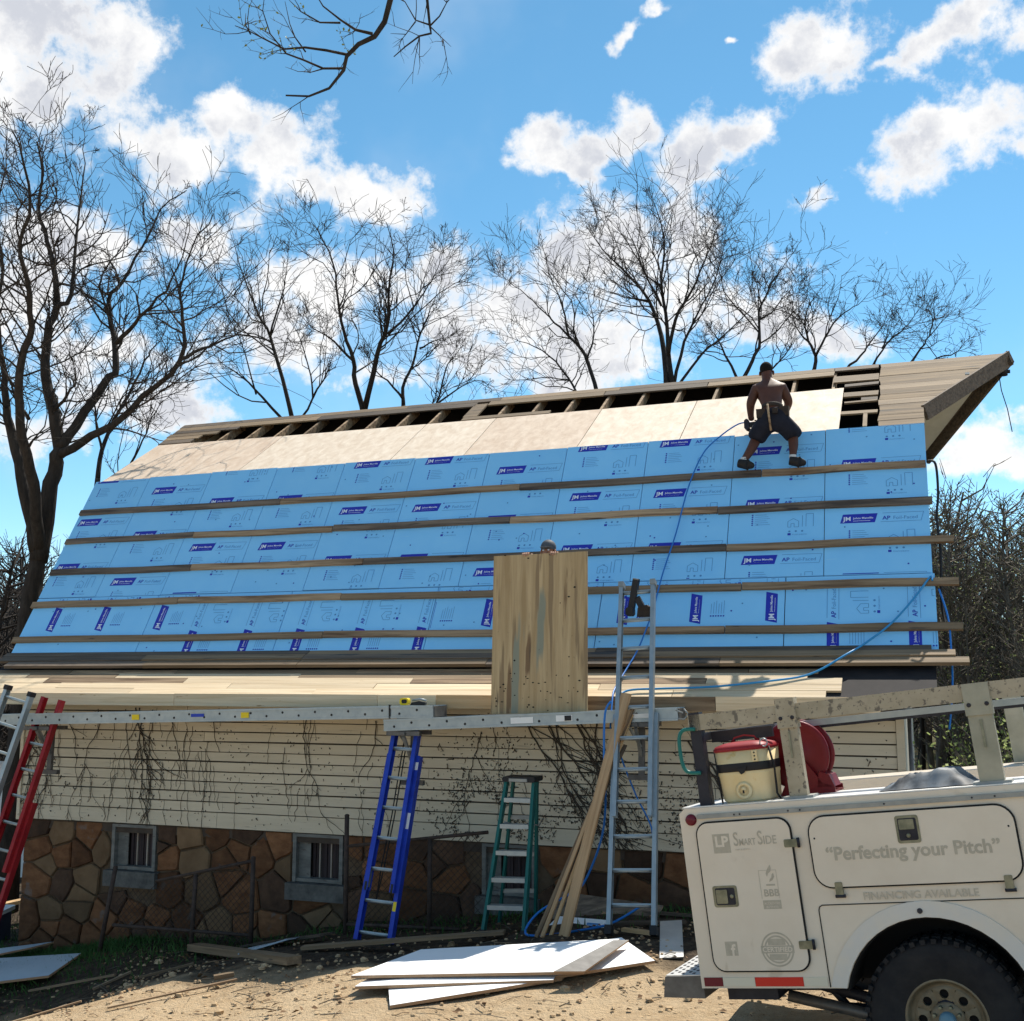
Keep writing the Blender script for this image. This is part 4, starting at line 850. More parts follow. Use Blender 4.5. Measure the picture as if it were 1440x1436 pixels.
# ------------------------------------------------------------------ dead vines on the siding
def vines():
    rnd = random.Random(12)
    spec = [(-6.42, 1.75, -.02, .95, 7, 'thick tangle of dead vine at the far end of the siding'), (-6.05, 1.7, .35, .8, 2, 'crooked dead vine bending right below the long scaffold plank'), (-5.55, 1.8, -.12, 1.35, 2, 'dead vine running down to the first basement window'), (-5.13, 1.8, -.02, 1.15, 3, 'straight dead vine with short side shoots, first of a close pair'),
            (-4.98, 1.82, .05, 1.15, 5, 'bushy dead vine, second of a close pair near the yellow sticker'), (-4.72, 1.8, .06, 1.05, 1, 'lone thin dead vine hanging right of the close pair'), (-4.5, 1.8, -.02, .8, 1, 'short straight dead vine under the yellow sticker'), (-3.88, 1.8, .1, .5, 2, 'short bushy dead vine high below the blue sticker'),
            (-2.55, 1.75, .02, 1.1, 3, 'dead vine hanging above the middle basement window'), (-1.65, 1.7, .03, .7, 1, 'thin dead vine on bare siding left of the blue ladder'), (-.35, 1.6, -.03, 1.0, 3, 'dead vine between the blue and green ladders'), (.15, 1.75, .75, 1.35, 4, 'dead vine slanting right above the green step ladder'),
            (.42, 1.75, .70, 1.35, 5, 'dead vine slanting behind the held plywood to the boards'), (.72, 1.75, .5, 1.35, 5, 'thick dead vine slanting down beside the leaning boards'), (.98, 1.75, .25, 1.2, 4, 'dead vine dropping behind the leaning boards'), (1.95, 1.55, .6, 1.25, 5, 'heavy dead vine right of the silver ladder'), (3.3, 1.75, -.12, 1.2, 4, 'dead vine on the siding over the truck bed')]
    for (s, z, dx, ln, nb, lab) in spec:
        b = MB(); root = Vector((s, -.034, z))
        def run(p, dirx, dirz, L_, r, lvl):
            pts = [Vector(p)]; n = max(4, int(L_/.06)); x, zz = p[0], p[2]; w = 0
            for k in range(n):
                w = w*.55+rnd.gauss(0, .5); x += (dirx+w*.5)*L_/n; zz += dirz*L_/n
                pts.append(Vector((x, -.034-.006*rnd.random(), max(.41, zz))))
                if zz < .42: break
                if lvl < 2 and rnd.random() < (.28 if lvl == 0 else .18)*nb/3: run(pts[-1], dirx+rnd.choice([-1, 1])*rnd.uniform(.1, .6), -rnd.uniform(.3, 1), L_*rnd.uniform(.2, .55), r*.65, lvl+1)
            b.tube([q-root for q in pts], [r*(1-.6*i/len(pts)) for i in range(len(pts))], m_vine, 4)
        for k in range(1 if nb < 5 else 2): run((s+k*.06, -.034, z), dx/ln, -1, ln, .0065 if nb < 4 else .0095, 0)
        o = b.build('dead_vine'); o.matrix_world = BM @ Matrix.Translation(root); tag(o, lab, 'vine', 'dead vines clinging to the siding')
    # the countless stubs and rootlets left on the paint
    b = MB()
    for k in range(3800):
        c = rnd.random()
        s = rnd.uniform(SL, SR-.1) if c < .3 else (rnd.gauss(-.3, .3) if c < .55 else (rnd.gauss(2.3, .35) if c < .78 else rnd.gauss(.9, .45)))
        z = rnd.uniform(.45, 1.8) if c < .3 else .45+abs(rnd.gauss(0, .5))
        if not (SL < s < SR-.1 and z < 1.85): continue
        if noise.noise((s*2.2, z*2.2, 4)) < -.12: continue
        a = rnd.gauss(1.57, .7); L_ = rnd.uniform(.006, .026)*(1 if rnd.random() < .88 else 2.5)
        b.tube([(s, -.03, z), (s+L_*.5*math.cos(a)+rnd.gauss(0, .005), -.035, z+L_*.5*math.sin(a)), (s+L_*math.cos(a), -.031, z+L_*math.sin(a))], rnd.uniform(.0025, .007), m_vine, 3, BM)
    for k in range(120):
        c = rnd.random(); s = rnd.choice([-6.45, -6.3, -5.5, -5.0, -4.8, -4.4, -3.9, -2.5, -1.6, .2, .7, 1.0, 2.1])+rnd.gauss(0, .22); z = rnd.uniform(.7, 1.84); L_ = rnd.uniform(.15, .7); x = s; P = [(s, -.032, z)]; sl = .5 if 0 < s < 2.4 else 0
        if not SL < s < SR-.5: continue
        while z > .44 and L_ > 0: z -= .05; L_ -= .05; x += rnd.gauss(0, .014)+.05*sl; P.append((x, -.032-.006*rnd.random(), z))
        if len(P) > 1: b.tube(P, rnd.uniform(.002, .0042), m_vine, 3, BM, cap=False)
    tag(b.build('vine_stubs'), 'dark vine stubs and rootlets left all over the siding', 'vine stubs', kind='stuff')
vines()

# ------------------------------------------------------------------ things at the far end of the barn
def left_corner():
    o = empty('storage_tub', 'dark blue plastic tub with a white label by the barn corner', 'tub', mtx=Matrix.Translation(gp(-6.95, 15.6)))
    q = MB(); q.prism(rrect(-.32, -.22, .32, .22, .05, 3), 0, .36, m_tub); q.build('bin', o, True); q = MB(); q.prism(rrect(-.35, -.25, .35, .25, .05, 3), .36, .41, m_labelw); q.build('lid', o, True); q = MB(); q.box((.05, -.226, .15), (.17, -.221, .28), m_labelw); q.build('label', o)
    board('white panel leaning behind the dark blue tub', (gp(-8.7, 20.6)), (gp(-8.6, 20.9)+Vector((0, 0, 1.9))), 1.2, .03, m_labelw, 'wall_panel', 'panel', up=(0, -1, .1), world=True)
    for k, (x, y, dx, lab, m) in enumerate([(-7.45, 17.1, .35, 'orange brown plank leaning by the tub, taller one', m_orange), (-7.3, 16.9, .25, 'shorter new plank leaning by the tub', m_new)]):
        board(lab, gp(x, y), gp(x-dx, y+.3)+Vector((0, 0, .95-.25*k)), .14, .04, m, 'plank', 'board', up=(.3, -1, 0), world=True)
    board('fresh cut board lying on blocks behind the tub', gp(-7.9, 17.6, .25), gp(-6.9, 17.9, .3), .2, .05, m_orange, 'plank', 'board', world=True)
left_corner()
# ------------------------------------------------------------------ the service truck: x along its side, y away from the camera, z up
TX, TY = Vector((.874, -.471, .121)).normalized(), Vector((.475, .88, 0)).normalized()
TZ = TX.cross(TY).normalized()
TM = frame((1.1375, 7.198, .353), TX, TY, TZ); K = Matrix.Scale(1.18, 4)
def truck():
    o = empty('service_truck', 'white utility body truck with faded lettering and a ladder rack', 'truck', mtx=TM)
    def arch(a0, a1, r, n=18, cx=1.15, cz=-.115): return [(cx+r*math.cos(R(a0+(a1-a0)*k/n)), cz+r*math.sin(R(a0+(a1-a0)*k/n))) for k in range(n+1)]
    def part(name, fn, parent=o, recalc=True): q = MB(); fn(q); return q.build(name, parent, recalc)
    side = [(0, 0)]+arch(164.5, 15.5, .43)+[(2.2, 0), (2.2, .86), (2.17, .885), (.03, .885), (0, .86)]
    def body(q):
        q.prism(side, .004, .40, m_truck, K, 'xz')
        q.prism(side, 1.36, 1.75, m_truck, K, 'xz')
        q.box((.03, .40, .28), (2.2, 1.36, .33), m_treadp, K); q.box((2.12, .40, .33), (2.2, 1.36, .8), m_truck, K)
    body = part('body', body)
    part('wheel_well', lambda q: (q.prism(arch(170, 10, .427)+[(1.56, -.02), (.74, -.02)], .31, .395, m_black, K, 'xz'), q.prism(arch(166, 14, .429)+arch(14, 166, .422), .012, .31, m_black, K, 'xz')), body)
    def deck(q):
        for k in range(5): q.box((.02, .01+.078*k, .886), (2.18, .085+.078*k, .892), m_treadp, K)
    part('top_deck', deck, body)
    def trim(name, fn, parent=body): return part(name, fn, parent)
    # wheel arch flare and the panel line round it
    trim('arch_flare', lambda q: q.prism(arch(164.5, 15.5, .432)+arch(14, 166, .505), -.004, .02, m_truckbay, K, 'xz'))
    def line(q):
        P = [(.655, .005), (.655, .36), (.66, .376), (.675, .384), (1.7, .386), (2.19, .386)]
        for a, b in zip(P, P[1:]):
            d = Vector((b[0]-a[0], b[1]-a[1])).normalized()*.0022; n_ = (-d.y, d.x)
            q.prism([(a[0]-n_[0], a[1]-n_[1]), (b[0]-n_[0], b[1]-n_[1]), (b[0]+n_[0], b[1]+n_[1]), (a[0]+n_[0], a[1]+n_[1])], .0005, .006, m_gasket, K, 'xz')
    trim('panel_gap', line)
    trim('drip_rail', lambda q: (q.box((.10, -.012, .830), (2.15, .006, .852), m_alu2, K), [q.lathe([(0, -.004), (.004, -.004), (.005, 0)], m_blackm, 6, K @ Matrix.Translation((x, -.012, .841)), False) for x in (.3, .33, .58, .64, 1.05, 1.45, 1.55)]))
    trim('marker_lamp', lambda q: q.lathe([(0, -.014), (.02, -.013), (.028, -.008), (.03, .004)], m_lamp, 20, K @ Matrix.Translation((.062, 0, .828)), True))
    for a, b, m in ((.018, .116, m_reflr2), (.118, .283, m_reflw), (.285, .527, m_reflr), (.529, .645, m_reflw)):
        trim('reflective_tape', lambda q: q.box((a, .0, .010), (b, .006, .052), m, K))
    def latch(parent, x, z, w, h, vert):
        l = part('latch', lambda q: (q.prism(rrect(x-w, z-h, x+w, z+h, .012, 3), -.014, .002, m_chrome, K, 'xz'), q.prism(rrect(x-w*.8, z-h*.8, x+w*.8, z+h*.8, .008, 3), -.0155, -.012, m_blackm, K, 'xz'),
            q.prism(rrect(*((x-w*.7, z, x+w*.6, z+h*.72) if vert else (x-w*.72, z-h*.65, x+w*.2, z+h*.65)), .005, 3), -.021, -.015, m_chrome, K, 'xz'),
            q.lathe([(0, -.022), (.009, -.021), (.011, -.015)], m_chrome, 10, K @ Matrix.Translation((x, 0, z-h*.45) if vert else (x+w*.55, 0, z)), False)), parent)
    def hinge(parent, x, z, vert):
        w, h = (.016, .033) if vert else (.034, .018)
        part('hinge', lambda q: (q.prism(rrect(x-w-.004, z-h-.002, x+w, z+h, .006, 3), -.015, .0, m_chrome, K, 'xz'), q.tube([(x+w, -.012, z-h*1.3), (x+w, -.012, z+h*1.3)] if not vert else [(x-w*1.5, -.012, z-h), (x+w*1.5, -.012, z-h)], .008, m_blackm, 8, K)), parent)
    def put(parent, name, s, x, z, width, m, align='LEFT', bold=0, y=-.0125, slope=0, hs=1):
        vs, fs = text_w(s, width, align, bold)
        q = MB(); q.add([(x+v[0], y, z+v[1]*hs+v[0]*slope) for v in vs], fs, m, False, K); return q.build(name, parent)
    def door(x0, z0, x1, z1, r):
        d = part('side_door', lambda q: q.prism(rrect(x0, z0, x1, z1, r, 7), -.011, .004, m_truck, K, 'xz'))
        part('gasket', lambda q: q.prism(rrect(x0-.008, z0-.008, x1+.008, z1+.008, r+.008, 7), -.006, .003, m_gasket, K, 'xz'), d)
        return d
    d1 = door(.088, .086, .572, .806, .06)
    latch(d1, .196, .444, .064, .052, False); hinge(d1, .574, .686, False); hinge(d1, .574, .205, False)
    sq = lambda a, b, c, d, y=-.0118: (lambda q: q.add([(a, y, b), (c, y, b), (c, y, d), (a, y, d)], [(0, 1, 2, 3)], m_letter, False, K))
    part('logo_square', sq(.168, .655, .258, .750), d1); put(d1, 'logo_letters', 'LP', .178, .688, .07, m_truck, bold=.035, y=-.0126)
    [put(d1, 'lettering', t, x, .688, w, m_letter, bold=.012, hs=h) for t, x, w, h in (('S', .276, .026, 1.5), ('MART', .305, .086, 1.4), ('S', .402, .026, 1.5), ('IDE', .431, .066, 1.25))]; put(d1, 'lettering', 'TRIM & SIDING', .28, .664, .08, m_letter2)
    def flame(q):
        for P in ([(.425, .53), (.432, .545), (.446, .556), (.45, .572), (.446, .588), (.436, .575), (.426, .56), (.42, .545)], [(.433, .505), (.45, .513), (.462, .53), (.458, .548), (.449, .54), (.447, .527), (.437, .518)]):
            q.add([(x, -.0122, z) for x, z in P], [tuple(range(len(P)))], m_letter, False, K)
        q.add([(.415, -.0122, .487), (.46, -.0122, .487), (.46, -.0122, .495), (.415, -.0122, .495)], [(0, 1, 2, 3)], m_letter, False, K)
        for a, b, c, d in ((.383, .425, .386, .563), (.472, .425, .475, .563), (.386, .56, .472, .563)): q.add([(a, -.012, b), (c, -.012, b), (c, -.012, d), (a, -.012, d)], [(0, 1, 2, 3)], m_letter2, False, K)
    part('flame_emblem', flame, d1); put(d1, 'lettering', 'BBB', .396, .437, .078, m_letter, bold=.02)
    part('logo_bar', sq(.386, .376, .478, .418), d1); put(d1, 'lettering', 'ACCREDITED', .392, .398, .08, m_truck, y=-.0126); put(d1, 'lettering', 'BUSINESS', .40, .381, .06, m_truck, y=-.0126)
    part('logo_square', sq(.158, .158, .222, .226), d1); put(d1, 'logo_letters', 'f', .188, .16, .026, m_truck, bold=.03, y=-.0126)
    def badge(q):
        c = (.425, .185); P = [(c[0]+(.078+.004*(k % 2))*math.cos(math.pi*k/24), c[1]+(.078+.004*(k % 2))*math.sin(math.pi*k/24)) for k in range(48)]
        for r0, r1 in ((.074, .082), (.058, .066)):
            n = 40; vs = [(c[0]+r*math.cos(2*math.pi*k/n), -.0118, c[1]+r*math.sin(2*math.pi*k/n)) for r in (r0, r1) for k in range(n)]; q.add(vs, [(k, (k+1) % n, n+(k+1) % n, n+k) for k in range(n)], m_letter, False, K)
        for z0, z1, w in ((-.05, -.022, .044), (.02, .05, .044), (-.018, .018, .083)): q.add([(c[0]-w, -.0119, c[1]+z0), (c[0]+w, -.0119, c[1]+z0), (c[0]+w, -.0119, c[1]+z1), (c[0]-w, -.0119, c[1]+z1)], [(0, 1, 2, 3)], m_letter, False, K)
    part('round_badge', badge, d1); put(d1, 'lettering', 'CERTIFIED', .349, .174, .15, m_truck, bold=.02, y=-.0126)
    d2 = door(.668, .468, 1.612, .800, .08)
    latch(d2, 1.14, .718, .054, .064, True); hinge(d2, .775, .458, True); hinge(d2, 1.545, .458, True)
    put(d2, 'lettering', '“Perfecting your Pitch”', .735, .594, .80, m_letter, bold=.028, slope=.0)
    put(body, 'lettering', 'FINANCING AVAILABLE', .878, .402, .525, m_letter2, bold=.018, y=-.001)
    for x, z in ((.69, .70), (1.585, .705)): part('rivet', lambda q: q.lathe([(0, -.0135), (.004, -.013), (.005, -.011)], m_gasket, 6, K @ Matrix.Translation((x, 0, z)), False), d2)
    part('filler_button', lambda q: q.lathe([(0, -.012), (.012, -.011), (.014, .0)], m_blackm, 10, K @ Matrix.Translation((1.13, 0, .345)), False), body)
    # rear: tailgate, step, tail lamps
    part('tailgate', lambda q: (q.box((-.012, .41, .30), (.02, 1.35, .80), m_truck, K), q.box((-.02, .7, .7), (-.01, 1.05, .74), m_blackm, K)))
    def step(q):
        q.prism([(-.225, -.05), (.0, -.055), (.0, .055), (-.205, .05)], .03, 1.72, m_steel, K, 'xz')
        q.box((-.20, .032, .052), (-.002, 1.718, .058), m_treadp, K)
    st = part('rear_step', step)
    def slots(q):
        for i in range(6):
            for j in range(26):
                q.box((-.185+.03*i, .06+.064*j+.03*(i % 2), .0583), (-.172+.03*i, .085+.064*j+.03*(i % 2), .0595), m_blackm, K)
    tag(part('tread_slots', slots, st), kind='stuff')
    for y in (.22, 1.55): part('tail_lamp', lambda q: q.prism(rrect(y-.05, .12, y+.05, .3, .03, 4), -.02, .002, m_lamp, K, 'yz'))
    def chassis(q):
        for y in (.5, 1.2): q.box((-.02, y, -.12), (5.0, y+.07, .0), m_blackm, K)
        q.box((.10, .1, -.075), (.36, .5, -.002), m_blackm, K); q.box((-.03, .8, -.16), (.14, .95, -.05), m_blackm, K)
        q.tube([(1.156, .1, -.12), (1.156, 1.65, -.12)], .05, m_blackm, 8, K); q.lathe([(.02, .75), (.12, .8), (.14, .88), (.12, .96), (.02, 1.0)], m_blackm, 12, K @ Matrix.Translation((1.156, 0, -.12)))
        for y in (.42, 1.28): q.tube([(.45, y, -.06), (.8, y, -.16), (1.156, y, -.19), (1.6, y, -.14), (1.9, y, -.03)], .03, m_blackm, 6, K); q.tube([(.5, y, -.03), (.62, y, -.18), (.9, y, -.2)], .022, m_blackm, 6, K)
        q.tube([(.35, .3, -.1), (1.0, .42, -.28), (2.4, .5, -.1)], .03, m_steel, 8, K)
    part('chassis', chassis)
    # wheels
    tp = [(.188, -.10), (.222, -.114), (.30, -.120), (.340, -.110), (.355, -.092), (.362, -.07), (.362, .07), (.355, .092), (.340, .110), (.30, .120), (.222, .114), (.188, .10)]
    def tyre_fn(q, mt):
        q.lathe([(r, y) for r, y in tp], m_tyre, 48, mt)
        for k in range(44):
            a = 2*math.pi*k/44
            mm = mt @ Matrix.Rotation(a, 4, 'Y')
            for s in (-1, 1): q.box((.346, s*.095-.022, -.013), (.368, s*.095+.018, .010), m_tyre, mm); q.box((.359, s*.035-.03, -.016+.01*s), (.370, s*.035+.028, .012), m_tyre, mm)
    def rim_fn(q, mt):
        q.lathe([(.206, -.098), (.198, -.104), (.190, -.098), (.183, -.07), (.168, -.055), (.158, -.058)], m_rim, 48, mt)
        n = 8
        for k in range(n):   # dish sectors, each with a round hole
            a0 = 2*math.pi*k/n; m_ = 16; hc = .124; hr = .023; ho = []; bo = []
            for i in range(m_):
                t = 2*math.pi*i/m_
                dx, dz = math.cos(t), math.sin(t)
                ho.append((hc+hr*dx, hr*dz))
                # boundary: sector between radii .085 and .158
                s = 1.0
                for st in range(60):
                    s = .001*(st*2+12); x, z = hc+dx*s, dz*s; r = math.hypot(x, z); an = math.atan2(z, x)
                    if r > .158 or r < .085 or abs(an) > math.pi/n: break
                x, z = hc+dx*s, dz*s; bo.append((x, z))
            vs = []
            for P, yy in ((bo, -.062), (ho, -.066), (ho, -.045)):
                for (x, z) in P:
                    ca, sa = math.cos(a0), math.sin(a0); vs.append((x*ca-z*sa, yy, x*sa+z*ca))
            q.add(vs, [(i, (i+1) % m_, m_+(i+1) % m_, m_+i) for i in range(m_)]+[(m_+i, m_+(i+1) % m_, 2*m_+(i+1) % m_, 2*m_+i) for i in range(m_)], m_rim, False, mt)
        q.lathe([(.150, -.0585), (.158, -.06), (.170, -.05)], m_rim, 48, mt)
        q.lathe([(.087, -.0605), (.082, -.072), (.06, -.078), (.04, -.08)], m_rim, 32, mt)
        q.lathe([(.2, -.04), (.0, -.04)], m_black, 24, mt)
        for k in range(8):
            a = 2*math.pi*(k+.5)/8; q.lathe([(0, -.1), (.009, -.099), (.011, -.075)], m_chrome, 6, mt @ Matrix.Translation((.066*math.cos(a), 0, .066*math.sin(a))), False)
    for (x, y, sgn) in ((1.156, .165, 1), (1.156, 1.60, -1), (4.05, .165, 1), (4.05, 1.60, -1)):
        mt = K @ Matrix.Translation((x, y, -.160)) @ (Matrix.Identity(4) if sgn > 0 else Matrix.Rotation(math.pi, 4, 'Z'))
        w = part('wheel', lambda q: q.lathe([(.2, -.03), (.2, .1)], m_blackm, 24, mt), o, False)
        part('tyre', lambda q: tyre_fn(q, mt), w, False); part('rim', lambda q: rim_fn(q, mt @ Matrix.Diagonal((.92, 1, .92, 1))), w, False)
        part('hub_cap', lambda q: q.lathe([(0, -.118), (.025, -.117), (.036, -.108), (.040, -.078)], m_hub, 20, mt), w, False)
    # cab and bonnet, ahead of the body
    cabp = [(2.26, -.05), (3.68, -.05)]+[(4.05+.42*math.cos(R(a)), -.115+.42*math.sin(R(a))) for a in (160, 130, 100, 70, 40, 15)]+[(4.62, -.05), (4.66, .2), (4.62, .52), (3.72, .62), (3.25, 1.12), (3.1, 1.17), (2.36, 1.17), (2.27, 1.08)]
    cab = part('cab', lambda q: q.prism(cabp, .03, 1.72, m_truck, K, 'xz'))
    part('side_window', lambda q: q.prism([(2.45, .66), (3.5, .66), (3.16, 1.07), (2.5, 1.07)], .026, .034, m_gasket, K, 'xz'), cab)
    part('windscreen', lambda q: q.add([(3.69, .12, .67), (3.69, 1.63, .67), (3.27, 1.55, 1.10), (3.27, .2, 1.10)], [(0, 1, 2, 3)], m_gasket, False, K), cab)
    part('door', lambda q: (q.prism([(2.42, .02), (3.5, .02), (3.56, .63), (2.42, .63)], .022, .04, m_truck, K, 'xz')), cab)
    part('door_handle', lambda q: q.box((2.5, .012, .5), (2.66, .024, .53), m_blackm, K), cab)
    part('bumper', lambda q: q.box((4.64, .05, -.15), (4.76, 1.7, .08), m_chrome, K), o)
    for y in (.2, 1.55): part('headlight', lambda q: q.box((4.62, y-.12, .26), (4.67, y+.12, .44), m_labelw, K), o)
    # ladder rack
    rk = part('ladder_rack', lambda q: (q.box((.10, .05, 1.277), (4.2, .11, 1.360), m_rack, K), q.box((.10, 1.64, 1.277), (4.2, 1.70, 1.36), m_rack, K)), o)
    part('inner_rail', lambda q: (q.box((.45, .44, 1.235), (4.2, .48, 1.268), m_alu, K), q.box((.45, .5, 1.22), (4.2, .52, 1.25), m_blackm, K)), rk)
    def post(x0, x1, z0, z1, m, tilt=0, y=.045):
        def f(q):
            q.prism([(x0+tilt, z0), (x1+tilt, z0), (x1, z1-.15), (x0, z1-.15)], y, y+.05, m, K, 'xz'); q.prism([(x0-.006, z1-.15), (x1+.006, z1-.15), (x1+.004, z1), (x0-.004, z1)], y-.012, y+.055, m, K, 'xz')
            for xx in (x0+.015, x1-.015): q.lathe([(0, -.006), (.009, -.005), (.011, 0)], m_blackm, 8, K @ Matrix.Translation((xx, y-.012, z1-.10)), False)
            q.box((x0+(x1-x0)*.45, y-.008, z1-.30), (x0+(x1-x0)*.55, y-.004, z1-.17), m_chrome, K)
            q.box((x0+tilt-.03, y-.01, z0-.004), (x1+tilt+.03, y+.1, z0+.012), m_alu2, K)
        return f
    part('rack_post', post(.585, .675, .893, 1.392, m_rack, .0), rk); part('rack_post', post(1.49, 1.60, .893, 1.36, m_post, .0), rk); part('rack_post', post(3.0, 3.1, .893, 1.37, m_post, 0), rk)
    part('rack_post', lambda q: q.box((.105, .05, .89), (.165, .11, 1.372), m_blackm, K), rk)
    part('cross_bar', lambda q: (q.box((.112, .112, 1.22), (.158, 1.68, 1.262), m_blackm, K), q.box((.165, .2, 1.205), (.5, .23, 1.262), m_blackm, K)), rk)
    part('rack_post', lambda q: q.box((.105, 1.64, .89), (.165, 1.70, 1.278), m_blackm, K), rk); part('rack_post', lambda q: q.box((1.5, 1.64, .89), (1.6, 1.70, 1.278), m_post, K), rk)
truck()
def T(x, y, z): return TM @ (K @ Vector((x, y, z)))
def on_truck(name, label, cat, x, y, z): return empty(name, label, cat, mtx=TM @ Matrix.Translation(K @ Vector((x, y, z))))
def cooler():
    o = on_truck('water_cooler', 'yellowed drinks cooler with red lid strapped to the truck top', 'cooler', .345, .21, .892)
    def ring(q, prof, m, cap=True):
        vs = []; fs = []; n = None
        for (r, z) in prof:
            P = rrect(-r, -r, r, r, r*.42, 5); n = len(P); vs += [(x, y, z) for x, y in P]
        for i in range(len(prof)-1): fs += [(i*n+k, i*n+(k+1) % n, (i+1)*n+(k+1) % n, (i+1)*n+k) for k in range(n)]
        if cap: fs += [tuple(range(n-1, -1, -1)), tuple(range((len(prof)-1)*n, len(prof)*n))]
        q.add(vs, fs, m, True, K)
    q = MB(); ring(q, [(.118, .0), (.130, .012), (.138, .13), (.141, .14), (.141, .15), (.139, .155), (.146, .26)], m_coolw); b = q.build('tank', o)
    for p in b.data.polygons: p.use_smooth = len(p.vertices) == 4
    q = MB(); ring(q, [(.149, .26), (.151, .272), (.140, .287), (.10, .30), (.05, .306)], m_coolr); q.build('lid', o)
    q = MB(); q.tube([(-.07, 0, .30), (-.055, 0, .325), (0, 0, .335), (.055, 0, .325), (.07, 0, .30)], .012, m_coolr, 8, K); q.build('lid_handle', o)
    q = MB(); ring(q, [(.1425, .155), (.1435, .158), (.1455, .195), (.1445, .198)], m_blackp, False); q.prism([(-.02, .17), (.035, .18), (.02, .15), (0, .14)], -.152, -.146, m_blackp, K, 'xz'); q.build('strap', o)
    q = MB(); q.lathe([(.042, -.135), (.045, -.142), (.030, -.146), (.026, -.138)], m_coolw, 18, K @ Matrix.Translation((.0, 0, .058)), True); q.lathe([(0, -.152), (.011, -.150), (.013, -.138)], m_coolw, 10, K @ Matrix.Translation((.0, 0, .066)), True); q.box((-.004, -.156, .045), (.004, -.150, .06), m_blackp, K); q.build('spigot', o)
    q = MB(); q.box((.07, -.152, .20), (.098, -.144, .255), m_coolw, K); [q.lathe([(0, -.156), (.004, -.155), (.005, -.151)], m_blackp, 6, K @ Matrix.Translation((.084, 0, z)), False) for z in (.21, .228, .245)]; q.build('handle_plate', o)
    q = MB(); q.tube([(.15, -.1, .27), (.165, -.1, .16), (.155, -.08, .03), (.17, -.08, .0)], .006, m_blackp, 5, K); q.build('bungee', o); q = MB(); q.tube([(-.15, -.08, .26), (-.14, -.1, .1), (-.135, -.1, 0)], .005, m_blackp, 5, K); q.build('bungee', o)
    q = MB(); P = [(.135+.02*math.cos(t*.7), -.13, .29+.02*math.sin(t*.7)) for t in range(10)]; q.tube(P, .004, m_alu, 5, K); q.build('wire_loop', o)
cooler()
def reel():
    o = on_truck('hose_reel', 'red metal hose reel standing behind the cooler on the truck', 'hose reel', .565, .40, .892)
    for y in (-.06, .06):
        q = MB(); q.lathe([(0, y-.012), (.05, y-.014), (.06, y-.004), (.14, y-.006), (.165, y-.012), (.178, y-.006), (.180, y+.006), (.165, y+.008), (0, y+.004)], m_reel, 44, K @ Matrix.Translation((0, 0, .205))); q.build('flange', o)
    q = MB(); q.lathe([(.07, -.06), (.07, .06)], m_reel, 24, K @ Matrix.Translation((0, 0, .205))); q.build('drum', o)
    q = MB()
    for k in range(5): q.lathe([(.085+.012*math.cos(t), -.03+.015*k+.012*math.sin(t)) for t in [i*math.pi/4 for i in range(9)]], m_hose, 28, K @ Matrix.Translation((0, 0, .205)))
    q.build('hose_coil', o)
    q = MB(); q.prism([(-.10, 0), (.19, 0), (.19, .03), (.13, .05), (.08, .13), (.03, .2), (-.03, .2), (-.07, .05)], -.10, -.09, m_reel, K, 'xz'); q.prism([(-.10, 0), (.19, 0), (.19, .03), (.13, .05), (.05, .2), (-.03, .2), (-.07, .05)], .08, .09, m_reel, K, 'xz'); q.box((-.1, -.09, 0), (.19, .08, .012), m_reel, K); q.build('stand', o, True)
    q = MB(); q.prism([(.10, .03), (.19, .03), (.17, .09), (.12, .11)], -.10, .05, m_reel, K, 'xz'); q.build('motor_cover', o, True)
reel()
def tarp():
    n, m_ = 34, 18; vs = []; fs = []
    for j in range(m_+1):
        for i in range(n+1):
            u, v = i/n, j/m_; e = min(1, 5*min(u, 1-u))*min(1, 4*min(v, 1-v))
            z = .004+e*(.035+.05*u*(1-abs(2*u-1.3)*.4)+.03*noise.noise((u*4, v*3, 2))+.018*abs(noise.noise((u*8+3*v, v*6, 5))))+.005*noise.noise((u*20, v*14, 1))*e
            vs.append((.44*u+.015*noise.noise((v*5, 1, 1)), .30*v+.02*noise.noise((u*7, 3, 1)), max(.003, z)))
    for j in range(m_):
        for i in range(n): a = j*(n+1)+i; fs.append((a, a+1, a+n+2, a+n+1))
    o = MB().add(vs, fs, m_tarp, True, K).build('folded_tarp'); o.matrix_world = TM @ Matrix.Translation(K @ Vector((1.02, .06, .892))); tag(o, 'crumpled grey tarp lying on the truck body behind the cooler', 'tarp')
tarp()
q = hose('teal garden hose loop hanging on the black rack post', [T(.14, .03, 1.285), T(.075, .03, 1.285), T(.045, .03, 1.24), T(.045, .03, 1.12), T(.07, .03, 1.07), T(.14, .03, 1.06)], .012, mat('teal_garden_hose', (.015, .16, .14), rough=.45), 'garden_hose', True)

